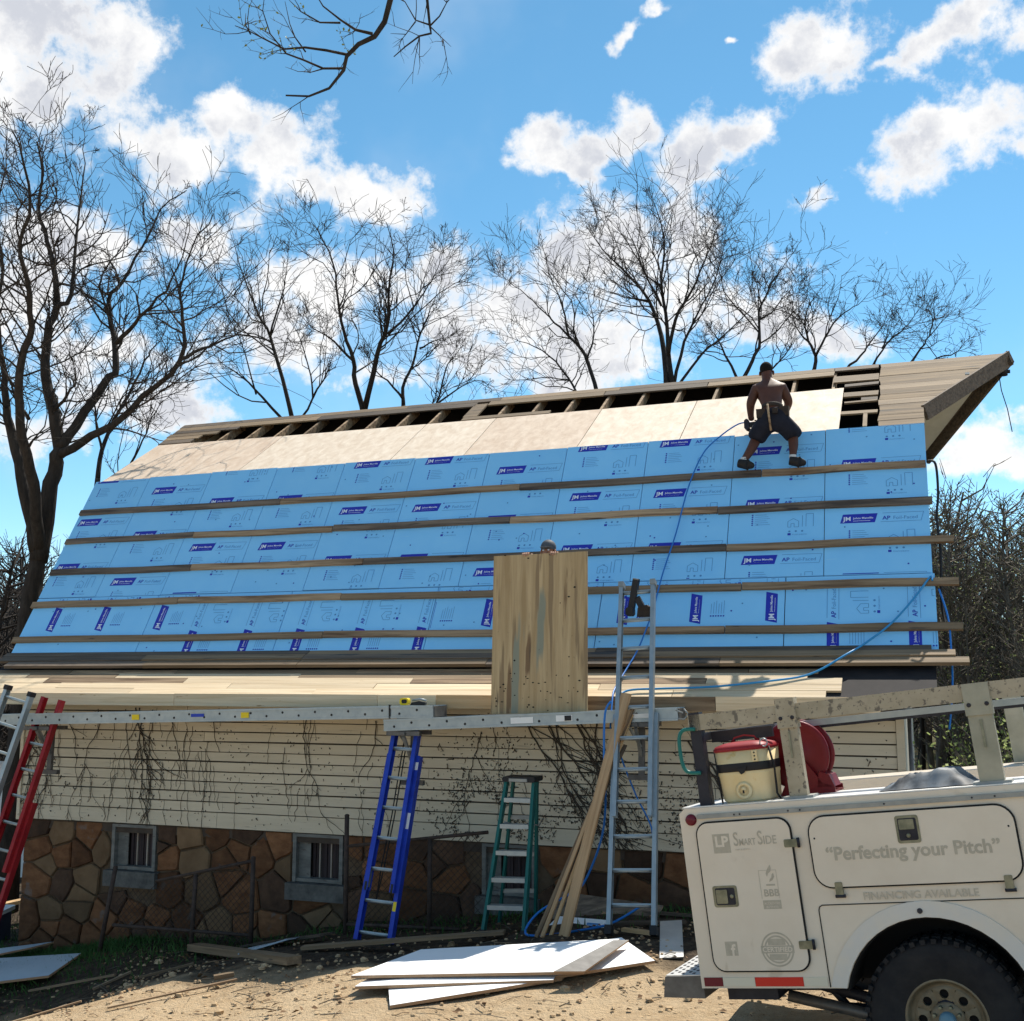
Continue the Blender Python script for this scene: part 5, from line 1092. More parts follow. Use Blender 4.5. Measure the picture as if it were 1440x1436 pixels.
# ------------------------------------------------------------------ people
def skin(name, nodes, edges, m, parent, sub=2, root=0, local=None):
    """one continuous surface grown round a skeleton: nodes = {key: (x, y, z, radius)}"""
    keys = list(nodes); me = bpy.data.meshes.new(name); me.from_pydata([nodes[k][:3] for k in keys], [(keys.index(a), keys.index(b)) for a, b in edges], [])
    o = bpy.data.objects.new(name, me); COL.objects.link(o)
    o.modifiers.new('s', 'SKIN').use_smooth_shade = True
    for i, k in enumerate(keys):
        r = nodes[k][3]; me.skin_vertices[0].data[i].radius = r if hasattr(r, '__len__') else (r, r); me.skin_vertices[0].data[i].use_root = i == root
    o.modifiers.new('d', 'SUBSURF').levels = sub; o.modifiers['d'].render_levels = sub
    dg = bpy.context.evaluated_depsgraph_get(); me2 = bpy.data.meshes.new_from_object(o.evaluated_get(dg)); bpy.data.objects.remove(o); bpy.data.meshes.remove(me)
    me2.materials.clear(); me2.materials.append(m); me2.polygons.foreach_set('use_smooth', [True]*len(me2.polygons))
    return link(name, me2, parent)
def ball(q, c, r, m, n=14, mtx=None, cut=None):
    vs = []; fs = []; h = n//2
    for j in range(h+1):
        t = math.pi*j/h
        for i in range(n): a = 2*math.pi*i/n; vs.append((c[0]+r[0]*math.sin(t)*math.cos(a), c[1]+r[1]*math.sin(t)*math.sin(a), c[2]+r[2]*math.cos(t)))
    for j in range(h):
        if cut and j >= cut: break
        for i in range(n): fs.append((j*n+i, (j+1)*n+i, (j+1)*n+(i+1) % n, j*n+(i+1) % n))
    q.add(vs, fs, m, True, mtx)
def hand(nodes, edges, wrist, base, d, side, size=.085, curl=.5, pre='h', droop=(0, 0, -1)):
    """palm and five bent fingers growing from base along d; side = direction of the thumb"""
    d = Vector(d).normalized(); s = Vector(side); s = (s-d*s.dot(d)).normalized(); dn = Vector(droop)
    b = Vector(base); pk = pre+'palm'
    nodes[pk] = (*(b+d*size*.45), (size*.20, size*.42)); edges.append((wrist, pk))
    return pk, d, s, dn, b
def fingers(name, base, d, side, droop, size, m, parent, curl=.7):
    d = Vector(d).normalized(); s = Vector(side); s = (s-d*s.dot(d)).normalized(); dn = Vector(droop).normalized(); b = Vector(base)
    for k, (off, L_) in enumerate(((-.36, .78), (-.12, .95), (.12, 1.0), (.34, .9))):
        p0 = b+s*size*off+d*size*.55; p1 = p0+(d*(1-.3*curl)+dn*.3*curl)*size*.42*L_; p2 = p1+(d*(1-curl)+dn*curl)*size*.32*L_; p3 = p2+(d*(.6-curl)+dn*curl)*size*.26*L_
        r = size*.105
        skin('finger', {'a': (*p0, r*1.1), 'b': (*p1, r), 'c': (*p2, r*.92), 'd': (*p3, r*.75)}, [('a', 'b'), ('b', 'c'), ('c', 'd')], m, parent, 1)
    p0 = b+s*size*.35+d*size*.15; p1 = p0+(s*.6+d*.5+dn*.2)*size*.35; p2 = p1+(s*.1+d*.6+dn*.5)*size*.3
    skin('thumb', {'a': (*p0, size*.15), 'b': (*p1, size*.12), 'c': (*p2, size*.09)}, [('a', 'b'), ('b', 'c')], m, parent, 1)
def roofer():
    O = Vector((2.68, 1.40, 4.62)); o = empty('person', 'shirtless roofer in dark shorts standing on the top batten with a nail gun', 'person', mtx=BM @ Matrix.Translation(O) @ Matrix.Scale(1.07, 4))
    def P(s, d, z, r): return (s-O.x, d-O.y, z-O.z, r)
    N_ = {'pel': P(2.755, 1.46, 5.21, (.115, .085)), 'waist': P(2.735, 1.52, 5.33, (.105, .075)), 'chest': P(2.705, 1.62, 5.47, (.15, .09)), 'shl': P(2.685, 1.68, 5.585, (.14, .075)), 'neck': P(2.665, 1.735, 5.68, .048), 'skull': P(2.652, 1.775, 5.775, (.07, .082)), 'crown': P(2.645, 1.80, 5.86, (.062, .075)),
          'sl': P(2.54, 1.67, 5.575, .07), 'el': P(2.475, 1.65, 5.41, .053), 'wl': P(2.465, 1.74, 5.285, .036), 'hl': P(2.47, 1.79, 5.25, (.03, .04)),
          'sr': P(2.83, 1.70, 5.575, .07), 'er': P(2.895, 1.74, 5.42, .053), 'wr': P(2.83, 1.90, 5.33, .032), 'hr': P(2.81, 1.95, 5.32, (.03, .04)),
          'hipl': P(2.67, 1.47, 5.15, .085), 'kl': P(2.545, 1.545, 4.985, .064), 'cl': P(2.50, 1.47, 4.86, .056), 'al': P(2.425, 1.40, 4.725, .04), 'fl': P(2.42, 1.36, 4.675, .04), 'tl': P(2.50, 1.355, 4.655, .03),
          'hipr': P(2.84, 1.47, 5.15, .085), 'kr': P(2.945, 1.545, 4.985, .064), 'cr': P(2.955, 1.47, 4.86, .056), 'ar': P(2.95, 1.40, 4.72, .036), 'fr': P(2.97, 1.37, 4.67, .04), 'tr': P(3.05, 1.38, 4.655, .03)}
    E_ = [('pel', 'waist'), ('waist', 'chest'), ('chest', 'shl'), ('shl', 'neck'), ('neck', 'skull'), ('skull', 'crown'), ('shl', 'sl'), ('sl', 'el'), ('el', 'wl'), ('wl', 'hl'), ('shl', 'sr'), ('sr', 'er'), ('er', 'wr'), ('wr', 'hr'), ('pel', 'hipl'), ('hipl', 'kl'), ('kl', 'cl'), ('cl', 'al'), ('al', 'fl'), ('fl', 'tl'), ('pel', 'hipr'), ('hipr', 'kr'), ('kr', 'cr'), ('cr', 'ar'), ('ar', 'fr'), ('fr', 'tr')]
    body = skin('body', N_, E_, m_skin, o)
    fingers('l', N_['hl'][:3], (.15, .8, -.5), (.5, 0, .3), (.3, -.2, -1), .075, m_skin, o, .8); fingers('r', N_['hr'][:3], (-.3, 1, .1), (-.6, 0, .3), (0, .3, -1), .075, m_skin, o, .5)
    # shorts, belt, shoes, socks, hair, ears
    S_ = {'pel': P(2.755, 1.46, 5.20, (.125, .097)), 'top': P(2.738, 1.51, 5.31, (.112, .086)), 'hipl': P(2.665, 1.47, 5.14, .108), 'kl': P(2.565, 1.525, 5.02, .115), 'bl': P(2.53, 1.51, 4.95, .112), 'hipr': P(2.845, 1.47, 5.14, .108), 'kr': P(2.945, 1.525, 5.02, .115), 'br': P(2.97, 1.51, 4.95, .112)}
    sh = skin('shorts', S_, [('top', 'pel'), ('pel', 'hipl'), ('hipl', 'kl'), ('kl', 'bl'), ('pel', 'hipr'), ('hipr', 'kr'), ('kr', 'br')], m_short, o)
    q = MB(); mm = Matrix.Translation(P(2.735, 1.515, 5.32, 0)[:3]) @ Matrix.Rotation(R(-18), 4, 'X') @ Matrix.Scale(.80, 4, (0, 1, 0)) @ Matrix.Rotation(R(90), 4, 'X'); q.lathe([(.112, -.025), (.118, -.02), (.118, .02), (.112, .025)], m_leather, 24, mm); q.build('tool_belt', o)
    for (s, d, z, w, h, nm) in ((2.62, 1.44, 5.24, .05, .10, 'tool_pouch'), (2.87, 1.45, 5.25, .055, .11, 'tool_pouch'), (2.78, 1.395, 5.25, .03, .06, 'tool_pouch')):
        q = MB(); p = P(s, d, z, 0); q.prism([(p[0]-w, p[2]+h*.5), (p[0]-w*.9, p[2]-h*.5), (p[0]+w*.9, p[2]-h*.5), (p[0]+w, p[2]+h*.5)], p[1]-.04, p[1]+.045, m_leather, None, 'xz'); q.build(nm, o, True)
    q = MB(); q.tube([P(2.70, 1.37, 5.33, 0)[:3], P(2.715, 1.355, 5.2, 0)[:3], P(2.73, 1.37, 5.03, 0)[:3]], .013, m_batten, 6); q.build('belt_strap', o)
    for a, f, t in (('al', 'fl', 'tl'), ('ar', 'fr', 'tr')):
        A, F_, T_ = (Vector(N_[k][:3]) for k in (a, f, t))
        d = (T_-F_).normalized()
        skin('shoe', {'h': (*(F_-d*.06), .047), 'f': (*F_, .055), 'm': (*(F_+d*.055), .048), 't': (*(T_+d*.05), .036)}, [('h', 'f'), ('f', 'm'), ('m', 't')], m_shoe, o, 2, 1)
        q = MB(); q.tube([A+Vector((0, 0, .03)), A, A-(A-F_)*.6], [.037, .041, .043], m_sock, 10); q.build('sock', o)
    c = Vector(N_['crown'][:3]); k_ = Vector(N_['skull'][:3])
    q = MB(); ball(q, tuple(c*.6+k_*.4+Vector((0, -.008, .012))), (.073, .087, .084), m_hair, 20, None, 7); q.build('hair', o)
    for s in (-1, 1): q = MB(); ball(q, (k_.x+s*.074, k_.y+.01, k_.z+.015), (.014, .022, .03), m_skin, 10); q.build('ear', o)
    q = MB(); ball(q, (k_.x, k_.y+.10, k_.z+.01), (.014, .022, .02), m_skin, 8); q.build('nose', o)
    for s in (-.026, .026): q = MB(); ball(q, (k_.x+s, k_.y+.085, k_.z+.035), (.011, .008, .008), m_printw, 8); q.build('eye', o)
    q = MB(); q.box((k_.x-.022, k_.y+.083, k_.z-.035), (k_.x+.022, k_.y+.09, k_.z-.027), m_lamp); q.build('mouth', o)
    # nail gun in his hand
    g = empty('nail_gun', 'black nail gun in the hand of the shirtless roofer', 'nail gun', mtx=BM @ Matrix.Translation((2.475, 1.80, 5.24)))
    q = MB(); q.box((-.06, -.03, -.03), (.05, .03, .03), m_blackp, None, .012); q.build('handle', g, True); q = MB(); q.box((-.11, -.04, -.06), (-.05, .06, .07), m_blackm, None, .02); q.build('motor', g, True); q = MB(); M_, l_ = along((-.08, 0, -.05), (.03, .02, -.10), (0, 0, 1)); q.box((0, -.012, -.02), (l_, .012, .02), m_blackp, M_); q.build('magazine', g)
roofer()
def helper():
    O = Vector((.62, -.6, 1.85)); o = empty('person', 'worker in a grey cap peering over the plywood sheet he holds', 'person', mtx=BM @ Matrix.Translation(O))
    def P(s, d, z, r): return (s-O.x, d+.06-O.y, z+.02-O.z, r)
    N_ = {'pel': P(.62, -.62, 2.80, (.13, .09)), 'waist': P(.62, -.62, 2.93, (.12, .085)), 'chest': P(.62, -.62, 3.10, (.145, .095)), 'shl': P(.62, -.62, 3.24, (.13, .075)), 'neck': P(.62, -.63, 3.345, .05), 'jaw': P(.62, -.645, 3.42, (.064, .07)), 'skull': P(.62, -.64, 3.50, (.068, .08)), 'crown': P(.62, -.635, 3.575, (.06, .07)),
          'sl': P(.46, -.62, 3.23, .062), 'el': P(.40, -.58, 3.05, .05), 'wl': P(.42, -.66, 3.42, .032), 'hl': P(.425, -.71, 3.452, (.034, .042)),
          'sr': P(.78, -.62, 3.23, .062), 'er': P(.86, -.58, 3.05, .05), 'wr': P(.74, -.66, 3.42, .032), 'hr': P(.725, -.71, 3.452, (.034, .042)),
          'hipl': P(.53, -.62, 2.74, .09), 'kl': P(.51, -.65, 2.35, .064), 'al': P(.50, -.60, 2.0, .038), 'tl': P(.49, -.72, 1.955, .034), 'hipr': P(.71, -.62, 2.74, .09), 'kr': P(.73, -.65, 2.35, .064), 'ar': P(.74, -.60, 2.0, .038), 'tr': P(.75, -.72, 1.955, .034)}
    E_ = [('pel', 'waist'), ('waist', 'chest'), ('chest', 'shl'), ('shl', 'neck'), ('neck', 'jaw'), ('jaw', 'skull'), ('skull', 'crown'), ('shl', 'sl'), ('sl', 'el'), ('el', 'wl'), ('wl', 'hl'), ('shl', 'sr'), ('sr', 'er'), ('er', 'wr'), ('wr', 'hr'), ('pel', 'hipl'), ('hipl', 'kl'), ('kl', 'al'), ('al', 'tl'), ('pel', 'hipr'), ('hipr', 'kr'), ('kr', 'ar'), ('ar', 'tr')]
    skin('body', N_, E_, m_skin2, o)
    fingers('l', N_['hl'][:3], (-.1, -1, .25), (1, 0, 0), (0, -.5, -1), .095, m_skin2, o, .75); fingers('r', N_['hr'][:3], (.1, -1, .25), (-1, 0, 0), (0, -.5, -1), .095, m_skin2, o, .75)
    sh = {k: (*N_[k][:3], tuple(v*1.14 for v in (N_[k][3] if hasattr(N_[k][3], '__len__') else (N_[k][3],)*2))) for k in ('pel', 'waist', 'chest', 'shl', 'sl', 'sr')}
    sh['el'] = (*(Vector(N_['sl'][:3]).lerp(Vector(N_['el'][:3]), .7)), .064); sh['er'] = (*(Vector(N_['sr'][:3]).lerp(Vector(N_['er'][:3]), .7)), .064)
    skin('shirt', sh, [('pel', 'waist'), ('waist', 'chest'), ('chest', 'shl'), ('shl', 'sl'), ('shl', 'sr'), ('sl', 'el'), ('sr', 'er')], m_short, o)
    tr = {k: (*N_[k][:3], r) for k, r in (('pel', (.138, .1)), ('hipl', .102), ('kl', .082), ('al', .062), ('hipr', .102), ('kr', .082), ('ar', .062))}
    skin('trousers', tr, [('pel', 'hipl'), ('hipl', 'kl'), ('kl', 'al'), ('pel', 'hipr'), ('hipr', 'kr'), ('kr', 'ar')], m_short, o)
    for a, t in (('al', 'tl'), ('ar', 'tr')):
        A, T_ = Vector(N_[a][:3])-Vector((0, 0, .035)), Vector(N_[t][:3]); skin('shoe', {'h': (*(A+Vector((0, .05, -.005))), .046), 'm': (*A.lerp(T_, .5), .05), 't': (*(T_+Vector((0, -.06, 0))), .04)}, [('h', 'm'), ('m', 't')], m_shoe, o, 2, 1)
    c = Vector(N_['skull'][:3])
    q = MB(); ball(q, (c.x, c.y+.005, c.z+.035), (.082, .095, .085), m_cap, 20, None, 6); q.build('cap', o)
    q = MB(); q.prism([(-.066, 0), (.066, 0), (.05, -.06), (0, -.078), (-.05, -.06)], -.004, .004, m_cap, Matrix.Translation((c.x, c.y-.07, c.z+.035)) @ Matrix.Rotation(R(8), 4, 'X')); q.build('cap_peak', o, True)
    for s in (-.028, .028): q = MB(); ball(q, (c.x+s, c.y-.083, c.z+.0), (.012, .008, .008), m_printw, 8); q.build('eye', o)
    for s in (-1, 1): q = MB(); ball(q, (c.x+s*.074, c.y, c.z-.01), (.014, .022, .03), m_skin2, 10); q.build('ear', o)
    q = MB(); ball(q, (c.x, c.y-.095, c.z-.03), (.014, .024, .022), m_skin2, 8); q.build('nose', o)
    q = MB(); q.box((c.x-.022, c.y-.088, c.z-.075), (c.x+.022, c.y-.078, c.z-.067), m_lamp); q.build('mouth', o)
helper()
# ------------------------------------------------------------------ trees
TREES = [   # label, distance y, seed, branching, limbs as (radius, [(x, z), ...])
    ('big dark many stemmed tree standing tallest at the far end of the barn', 18.4, 1, (8, 4, 3), [
        (0.270, [(-7.82,2.11), (-7.76,3.01), (-7.66,3.92), (-7.66,4.56)]),
        (0.170, [(-7.68,4.21), (-7.86,4.91), (-8.05,5.67), (-8.24,6.27), (-8.34,6.74), (-8.44,7.38), (-8.58,8.20), (-8.52,8.94), (-8.70,9.94), (-8.58,10.83)]),
        (0.150, [(-7.64,4.21), (-7.75,5.08), (-7.93,5.79), (-8.10,6.59), (-8.12,7.38), (-7.98,7.96), (-8.09,8.70), (-8.27,9.44), (-8.15,10.20), (-8.35,11.02), (-8.52,11.41)]),
        (0.210, [(-7.64,4.04), (-7.54,5.03), (-7.44,5.67), (-7.40,5.91), (-7.53,6.51), (-7.71,7.14), (-7.71,7.80), (-7.59,8.29), (-7.64,8.82), (-7.82,9.44), (-8.00,10.07), (-7.97,10.70), (-8.09,11.22)]),
        (0.070, [(-7.59,8.29), (-7.36,8.51), (-7.34,9.19), (-7.30,10.07), (-7.25,10.83), (-7.31,11.47)]),
        (0.130, [(-7.40,5.91), (-7.16,6.27), (-6.73,6.99), (-6.55,7.26), (-6.61,7.80), (-6.73,8.41), (-6.52,8.73), (-6.21,9.35), (-5.94,10.01), (-5.51,10.35)]),
        (0.110, [(-7.40,5.79), (-7.05,6.00), (-6.54,6.30), (-6.09,6.78), (-5.50,7.38), (-5.49,8.12), (-5.55,8.61), (-5.38,9.32), (-5.04,9.94)]),
        (0.050, [(-5.50,7.41), (-5.13,7.59), (-4.76,7.75), (-4.43,7.93), (-4.24,8.05)]),
        (0.060, [(-6.57,7.68), (-6.27,8.02), (-6.01,8.32), (-5.71,8.76), (-5.48,9.44), (-5.42,9.94)]),
        (0.050, [(-7.54,6.51), (-7.33,6.80), (-7.20,7.05), (-7.26,7.35)]),
        (0.050, [(-7.94,6.39), (-8.18,6.74), (-8.34,7.11), (-8.62,7.71)])]),
    ('slim bare tree rising right beside the roof corner behind the big dark one', 20.5, 2, (7, 4, 3), [
        (0.110, [(-7.58,2.10), (-7.54,4.12), (-7.53,5.77)]),
        (0.090, [(-7.53,5.77), (-7.48,6.29), (-7.29,6.86), (-7.05,7.30), (-6.78,7.98), (-6.63,8.21), (-6.45,8.48), (-6.28,9.16)]),
        (0.050, [(-7.48,6.29), (-7.62,6.86), (-7.71,7.46), (-7.88,8.21), (-7.98,8.89)]),
        (0.040, [(-6.93,6.07), (-6.75,6.47), (-6.58,6.93), (-6.33,7.26), (-5.99,7.60)]),
        (0.050, [(-7.52,5.54), (-7.17,5.81), (-6.87,6.20), (-6.76,6.73), (-6.81,7.26)])]),
    ('bare tree whose thin stems fork low behind the left half of the ridge', 25.0, 3, (7, 4, 3), [
        (0.120, [(-4.55,2.99), (-4.79,6.12), (-4.92,7.94)]),
        (0.100, [(-4.92,7.94), (-5.15,8.82), (-5.46,9.81), (-5.74,10.30), (-6.03,11.02), (-6.28,11.75), (-6.42,12.21)]),
        (0.050, [(-5.46,9.81), (-5.24,10.69), (-5.13,11.36), (-5.08,12.04)]),
        (0.070, [(-5.00,7.72), (-5.57,8.38), (-6.07,8.87), (-6.43,9.11), (-6.72,9.36)]),
        (0.060, [(-4.88,7.72), (-4.46,8.38), (-4.59,9.15), (-4.82,9.86), (-5.15,10.35)]),
        (0.050, [(-4.46,8.38), (-4.12,9.03), (-4.01,9.69)]),
        (0.040, [(-5.73,8.46), (-6.18,9.86), (-6.61,10.52)])]),
    ('bare tree with two tall curving stems above the middle of the ridge', 24.0, 4, (8, 4, 3), [
        (0.160, [(-2.96,2.96), (-3.09,5.96), (-3.19,7.82)]),
        (0.120, [(-3.19,7.82), (-3.37,8.44), (-3.43,8.99), (-3.64,9.60), (-3.79,10.35), (-3.92,11.16), (-4.21,11.81), (-4.41,12.10)]),
        (0.120, [(-3.16,7.89), (-2.92,9.07), (-2.70,9.79), (-2.68,10.56), (-2.60,11.48), (-2.77,12.10)]),
        (0.060, [(-2.70,9.55), (-2.27,9.98), (-2.01,10.35), (-1.75,10.75), (-1.56,11.24), (-1.44,11.73)]),
        (0.060, [(-3.46,8.99), (-3.85,9.39), (-4.32,9.68), (-4.64,10.03)])]),
    ('smaller crooked bare tree beside the two stemmed one over the ridge', 25.5, 5, (8, 4, 3), [
        (0.110, [(-2.36,3.01), (-2.44,6.20), (-2.48,8.33)]),
        (0.090, [(-2.48,8.33), (-2.50,8.75), (-2.28,9.28), (-2.13,9.96), (-1.94,10.43), (-1.76,10.91), (-1.62,11.29)]),
        (0.060, [(-2.50,8.50), (-2.85,8.92), (-3.13,9.17), (-3.35,9.67)]),
        (0.080, [(-2.47,7.18), (-1.94,8.00), (-1.74,8.33), (-1.52,9.17), (-1.31,9.50), (-1.11,9.76)]),
        (0.050, [(-1.74,8.33), (-1.30,8.67), (-0.81,8.92), (-0.49,8.83)]),
        (0.050, [(-2.12,9.67), (-1.80,9.84), (-1.31,10.01)])]),
    ('low bare tree leaning left of the widest crown behind the ridge', 24.5, 6, (8, 4, 3), [
        (0.110, [(2.12,2.98), (2.00,6.04), (1.87,8.36)]),
        (0.090, [(1.87,8.36), (1.62,9.22), (1.45,9.46), (1.26,9.65), (0.95,9.95), (0.74,10.19), (0.32,10.60), (-0.08,10.93), (-0.29,11.18)]),
        (0.070, [(1.78,6.98), (1.48,8.25), (1.10,8.89), (0.67,9.33), (0.16,9.54), (-0.24,9.70)]),
        (0.050, [(1.26,9.65), (1.11,10.36), (0.87,11.01), (0.72,11.51)]),
        (0.050, [(1.65,9.14), (1.81,9.70), (1.74,10.36), (1.58,11.01)])]),
    ('widest bare tree with a tall domed crown left of the roofer', 25.5, 7, (8, 4, 3), [
        (0.180, [(3.78,3.01), (3.69,6.20), (3.62,8.67)]),
        (0.130, [(3.54,8.75), (3.44,9.96), (3.17,10.81), (2.64,11.49), (2.10,12.06), (1.74,12.62)]),
        (0.120, [(3.66,8.75), (3.59,9.62), (3.55,10.52), (3.46,11.37), (3.55,12.24), (3.41,12.93), (3.25,13.37)]),
        (0.090, [(3.59,9.50), (3.77,10.35), (4.15,11.03), (4.46,11.72), (4.73,12.41), (4.83,13.11)]),
        (0.080, [(3.71,8.83), (3.96,9.84), (4.27,10.47), (4.66,11.20), (4.93,12.11), (5.07,12.93)]),
        (0.060, [(3.45,10.69), (3.05,11.54), (2.74,12.41), (2.33,13.11)]),
        (0.070, [(3.74,8.70), (4.33,9.50), (4.91,10.01), (5.59,10.69), (5.93,11.20)]),
        (0.050, [(3.17,10.81), (2.80,10.86), (2.22,11.03), (1.81,11.20)])]),
    ('bare tree with long arching shoots directly behind the roofer', 24.0, 8, (8, 4, 3), [
        (0.120, [(4.89,2.96), (4.90,5.96), (4.87,8.36)]),
        (0.090, [(4.87,8.36), (5.19,8.96), (5.36,9.39), (5.36,10.03), (5.54,10.43), (5.74,10.83), (6.04,11.24), (6.36,11.68)]),
        (0.070, [(4.90,8.44), (4.61,9.07), (4.39,9.55), (4.17,9.87)]),
        (0.050, [(5.36,9.87), (5.64,10.03), (6.04,10.51), (6.37,10.91)]),
        (0.060, [(4.97,8.13), (5.60,8.76), (6.00,9.23), (6.17,9.71)])]),
    ('sparse bare tree just right of the roofer with upswept shoots', 24.8, 9, (7, 4, 3), [
        (0.110, [(6.59,2.99), (6.67,6.09), (6.70,8.89)]),
        (0.090, [(6.70,8.89), (6.78,9.30), (6.63,9.63), (6.57,10.12), (6.72,10.54), (7.05,10.95)]),
        (0.060, [(6.78,9.30), (7.00,9.71), (7.22,10.07), (7.59,10.37), (7.88,10.57), (8.25,10.95)]),
        (0.050, [(6.63,9.63), (6.37,9.96), (6.23,10.46)])]),
    ('thin bare sapling of long shoots above the old ridge planks', 25.5, 10, (6, 4, 3), [
        (0.090, [(7.64,3.01), (7.61,6.20), (7.66,9.17)]),
        (0.060, [(7.66,9.17), (8.00,9.50), (8.22,9.79), (8.52,10.18), (8.70,10.52), (8.84,10.77)]),
        (0.060, [(7.79,8.50), (8.26,9.22), (8.62,9.79), (9.06,10.18), (9.27,10.43), (9.50,10.72)]),
        (0.040, [(8.50,9.67), (8.68,10.01), (8.78,10.52)])]),
    ('farthest right bare sapling showing shoots above the hay hood', 26.0, 11, (7, 4, 3), [
        (0.090, [(9.15,3.03), (9.24,6.28), (9.31,9.44)]),
        (0.060, [(9.31,9.44), (9.58,9.82), (9.80,10.11), (10.20,10.56), (10.50,10.80)]),
        (0.050, [(9.45,8.96), (9.90,9.56), (10.27,9.65), (10.50,9.82), (10.68,10.02), (10.93,10.33)]),
        (0.040, [(9.80,10.11), (9.90,10.51), (9.80,10.85)])]),
]
BRANCH = [
    (0.035, [(-0.83,7.27), (-0.86,6.94), (-0.90,6.78), (-0.97,6.68), (-1.08,6.61), (-1.16,6.51), (-1.18,6.41), (-1.21,6.36), (-1.28,6.29), (-1.42,6.22), (-1.58,6.21)]),
    (0.018, [(-0.98,6.67), (-1.10,6.70), (-1.21,6.78), (-1.33,6.88), (-1.41,7.00)]),
    (0.016, [(-1.15,6.52), (-1.30,6.53), (-1.45,6.55), (-1.60,6.57), (-1.74,6.61), (-1.84,6.67), (-1.94,6.71)]),
    (0.014, [(-1.17,6.43), (-1.32,6.41), (-1.45,6.45), (-1.57,6.50), (-1.68,6.62), (-1.73,6.78), (-1.71,6.91)]),
    (0.010, [(-1.45,6.55), (-1.53,6.67), (-1.58,6.81), (-1.61,6.94)]),
    (0.010, [(-1.84,6.67), (-1.88,6.75), (-1.88,6.83)]),
    (0.012, [(-1.21,6.78), (-1.35,6.75), (-1.48,6.81), (-1.56,6.89)]),
    (0.020, [(-0.63,7.22), (-0.60,6.94), (-0.58,6.75), (-0.57,6.68), (-0.65,6.66), (-0.75,6.59), (-0.83,6.51)]),
    (0.010, [(-0.58,6.75), (-0.51,6.79), (-0.46,6.90), (-0.45,6.97)]),
    (0.010, [(-0.58,6.75), (-0.68,6.79), (-0.75,6.89), (-0.81,6.94)]),
    (0.007, [(-0.57,6.73), (-0.49,6.67), (-0.43,6.61)]),
    (0.008, [(-0.68,6.78), (-0.75,6.68), (-0.86,6.71)]),
    (0.008, [(-1.32,6.41), (-1.42,6.41), (-1.50,6.47)])]

def limb_tree(label, Y, seed, dens, limbs):
    rnd = random.Random(seed*13)
    base = Vector((limbs[0][1][0][0], Y, 0)); base.z = ground_z(base.x, Y)-.1
    o = empty('bare_tree', label, 'tree', loc=base, group='bare trees behind the barn')
    tr, cr = MB(), MB()
    def sub(p, d, ln, r, lvl):
        n = 6 if lvl == 1 else (5 if lvl == 2 else 3); pts = [p]; q = Vector(p); dd = Vector(d)
        for k in range(n):
            dd = (dd+Vector((rnd.gauss(0, .25), rnd.gauss(0, .25), rnd.gauss(.08, .2)))).normalized(); q = q+dd*ln/n; pts.append(q.copy())
        cr.tube([x-base for x in pts], [max(.0042, r*(1-.72*k/n)) for k in range(n+1)], m_bark, 4 if lvl == 1 else 3, cap=False)
        if lvl >= len(dens): return
        for k in range(dens[lvl]):
            t = rnd.uniform(.18, 1.0)*n; i = min(n-1, int(t)); a = pts[i].lerp(pts[i+1], t-i); ax = (pts[i+1]-pts[i]).normalized()
            u = ax.orthogonal(); u.rotate(Matrix.Rotation(rnd.uniform(0, 6.283), 3, ax)); ang = R(rnd.uniform(18, 48))
            sub(a, (ax*math.cos(ang)+u*math.sin(ang)).normalized(), ln*rnd.uniform(.42, .85)*(1.15-.5*t/n), r*.56, lvl+1)
    dep = 0
    for li, (r0, P) in enumerate(limbs):
        r0 *= .72 if seed == 1 else .56
        # thicken the way with a spline and wander in depth, so that the crown is round
        if li == 0:
            pts3 = [Vector((x, Y, z)) for x, z in P]; pts3[0].z = base.z; dirp = 0
        else:
            dirp = rnd.uniform(-.55, .55); a0 = Vector((P[0][0], 0, P[0][1])); pts3 = []
            for x, z in P:
                s = (Vector((x, 0, z))-a0).length; k = Y+dirp*s; f = k/Y
                pts3.append(Vector((x*f, k, 2.2+(z-2.2)*f)))
        Q = []
        for i in range(len(pts3)-1):
            a, b, c, d = pts3[max(i-1, 0)], pts3[i], pts3[i+1], pts3[min(i+2, len(pts3)-1)]
            for k in range(3): t = k/3; Q.append(.5*((2*b)+(c-a)*t+(2*a-5*b+4*c-d)*t*t+(3*b-a-3*c+d)*t*t*t)+Vector((rnd.gauss(0, .012), rnd.gauss(0, .03), rnd.gauss(0, .012)))*(1 if k else 0))
        Q.append(pts3[-1]); n = len(Q)
        end = (.55 if seed == 1 else .85) if li == 0 else .10
        (tr if r0 > .068 else cr).tube([x-base for x in Q], [r0*(end+(1-end)*(1-i/(n-1))**(1.0 if li == 0 else 1.35)) for i in range(n)], m_bark, 8 if r0 > .068 else 5)
        if li == 0: continue
        tot = sum((Q[i+1]-Q[i]).length for i in range(n-1))
        for k in range(int(dens[0]*(1.45 if seed == 1 else 1.85)*max(.7, tot/2.8))):
            t = rnd.uniform(.2, 1.0)*(n-1); i = min(n-2, int(t)); a = Q[i].lerp(Q[i+1], t-i); ax = (Q[i+1]-Q[i]).normalized()
            u = ax.orthogonal(); u.rotate(Matrix.Rotation(rnd.uniform(0, 6.283), 3, ax)); ang = R(rnd.uniform(28, 62))
            d = (ax*math.cos(ang)+u*math.sin(ang)+Vector((0, 0, .15))).normalized(); rr = r0*(end+(1-end)*(1-i/(n-1))**1.35)
            sub(a, d, rnd.choice([rnd.uniform(.5, 1.2), rnd.uniform(1.1, 2.7)])*min(1.2, .6+tot/7)*(1.1-.78*t/(n-1)), min(.019, rr*.55), 1)
    tr.build('trunk', o); cr.build('crown', o)
for a in TREES: limb_tree(*a)

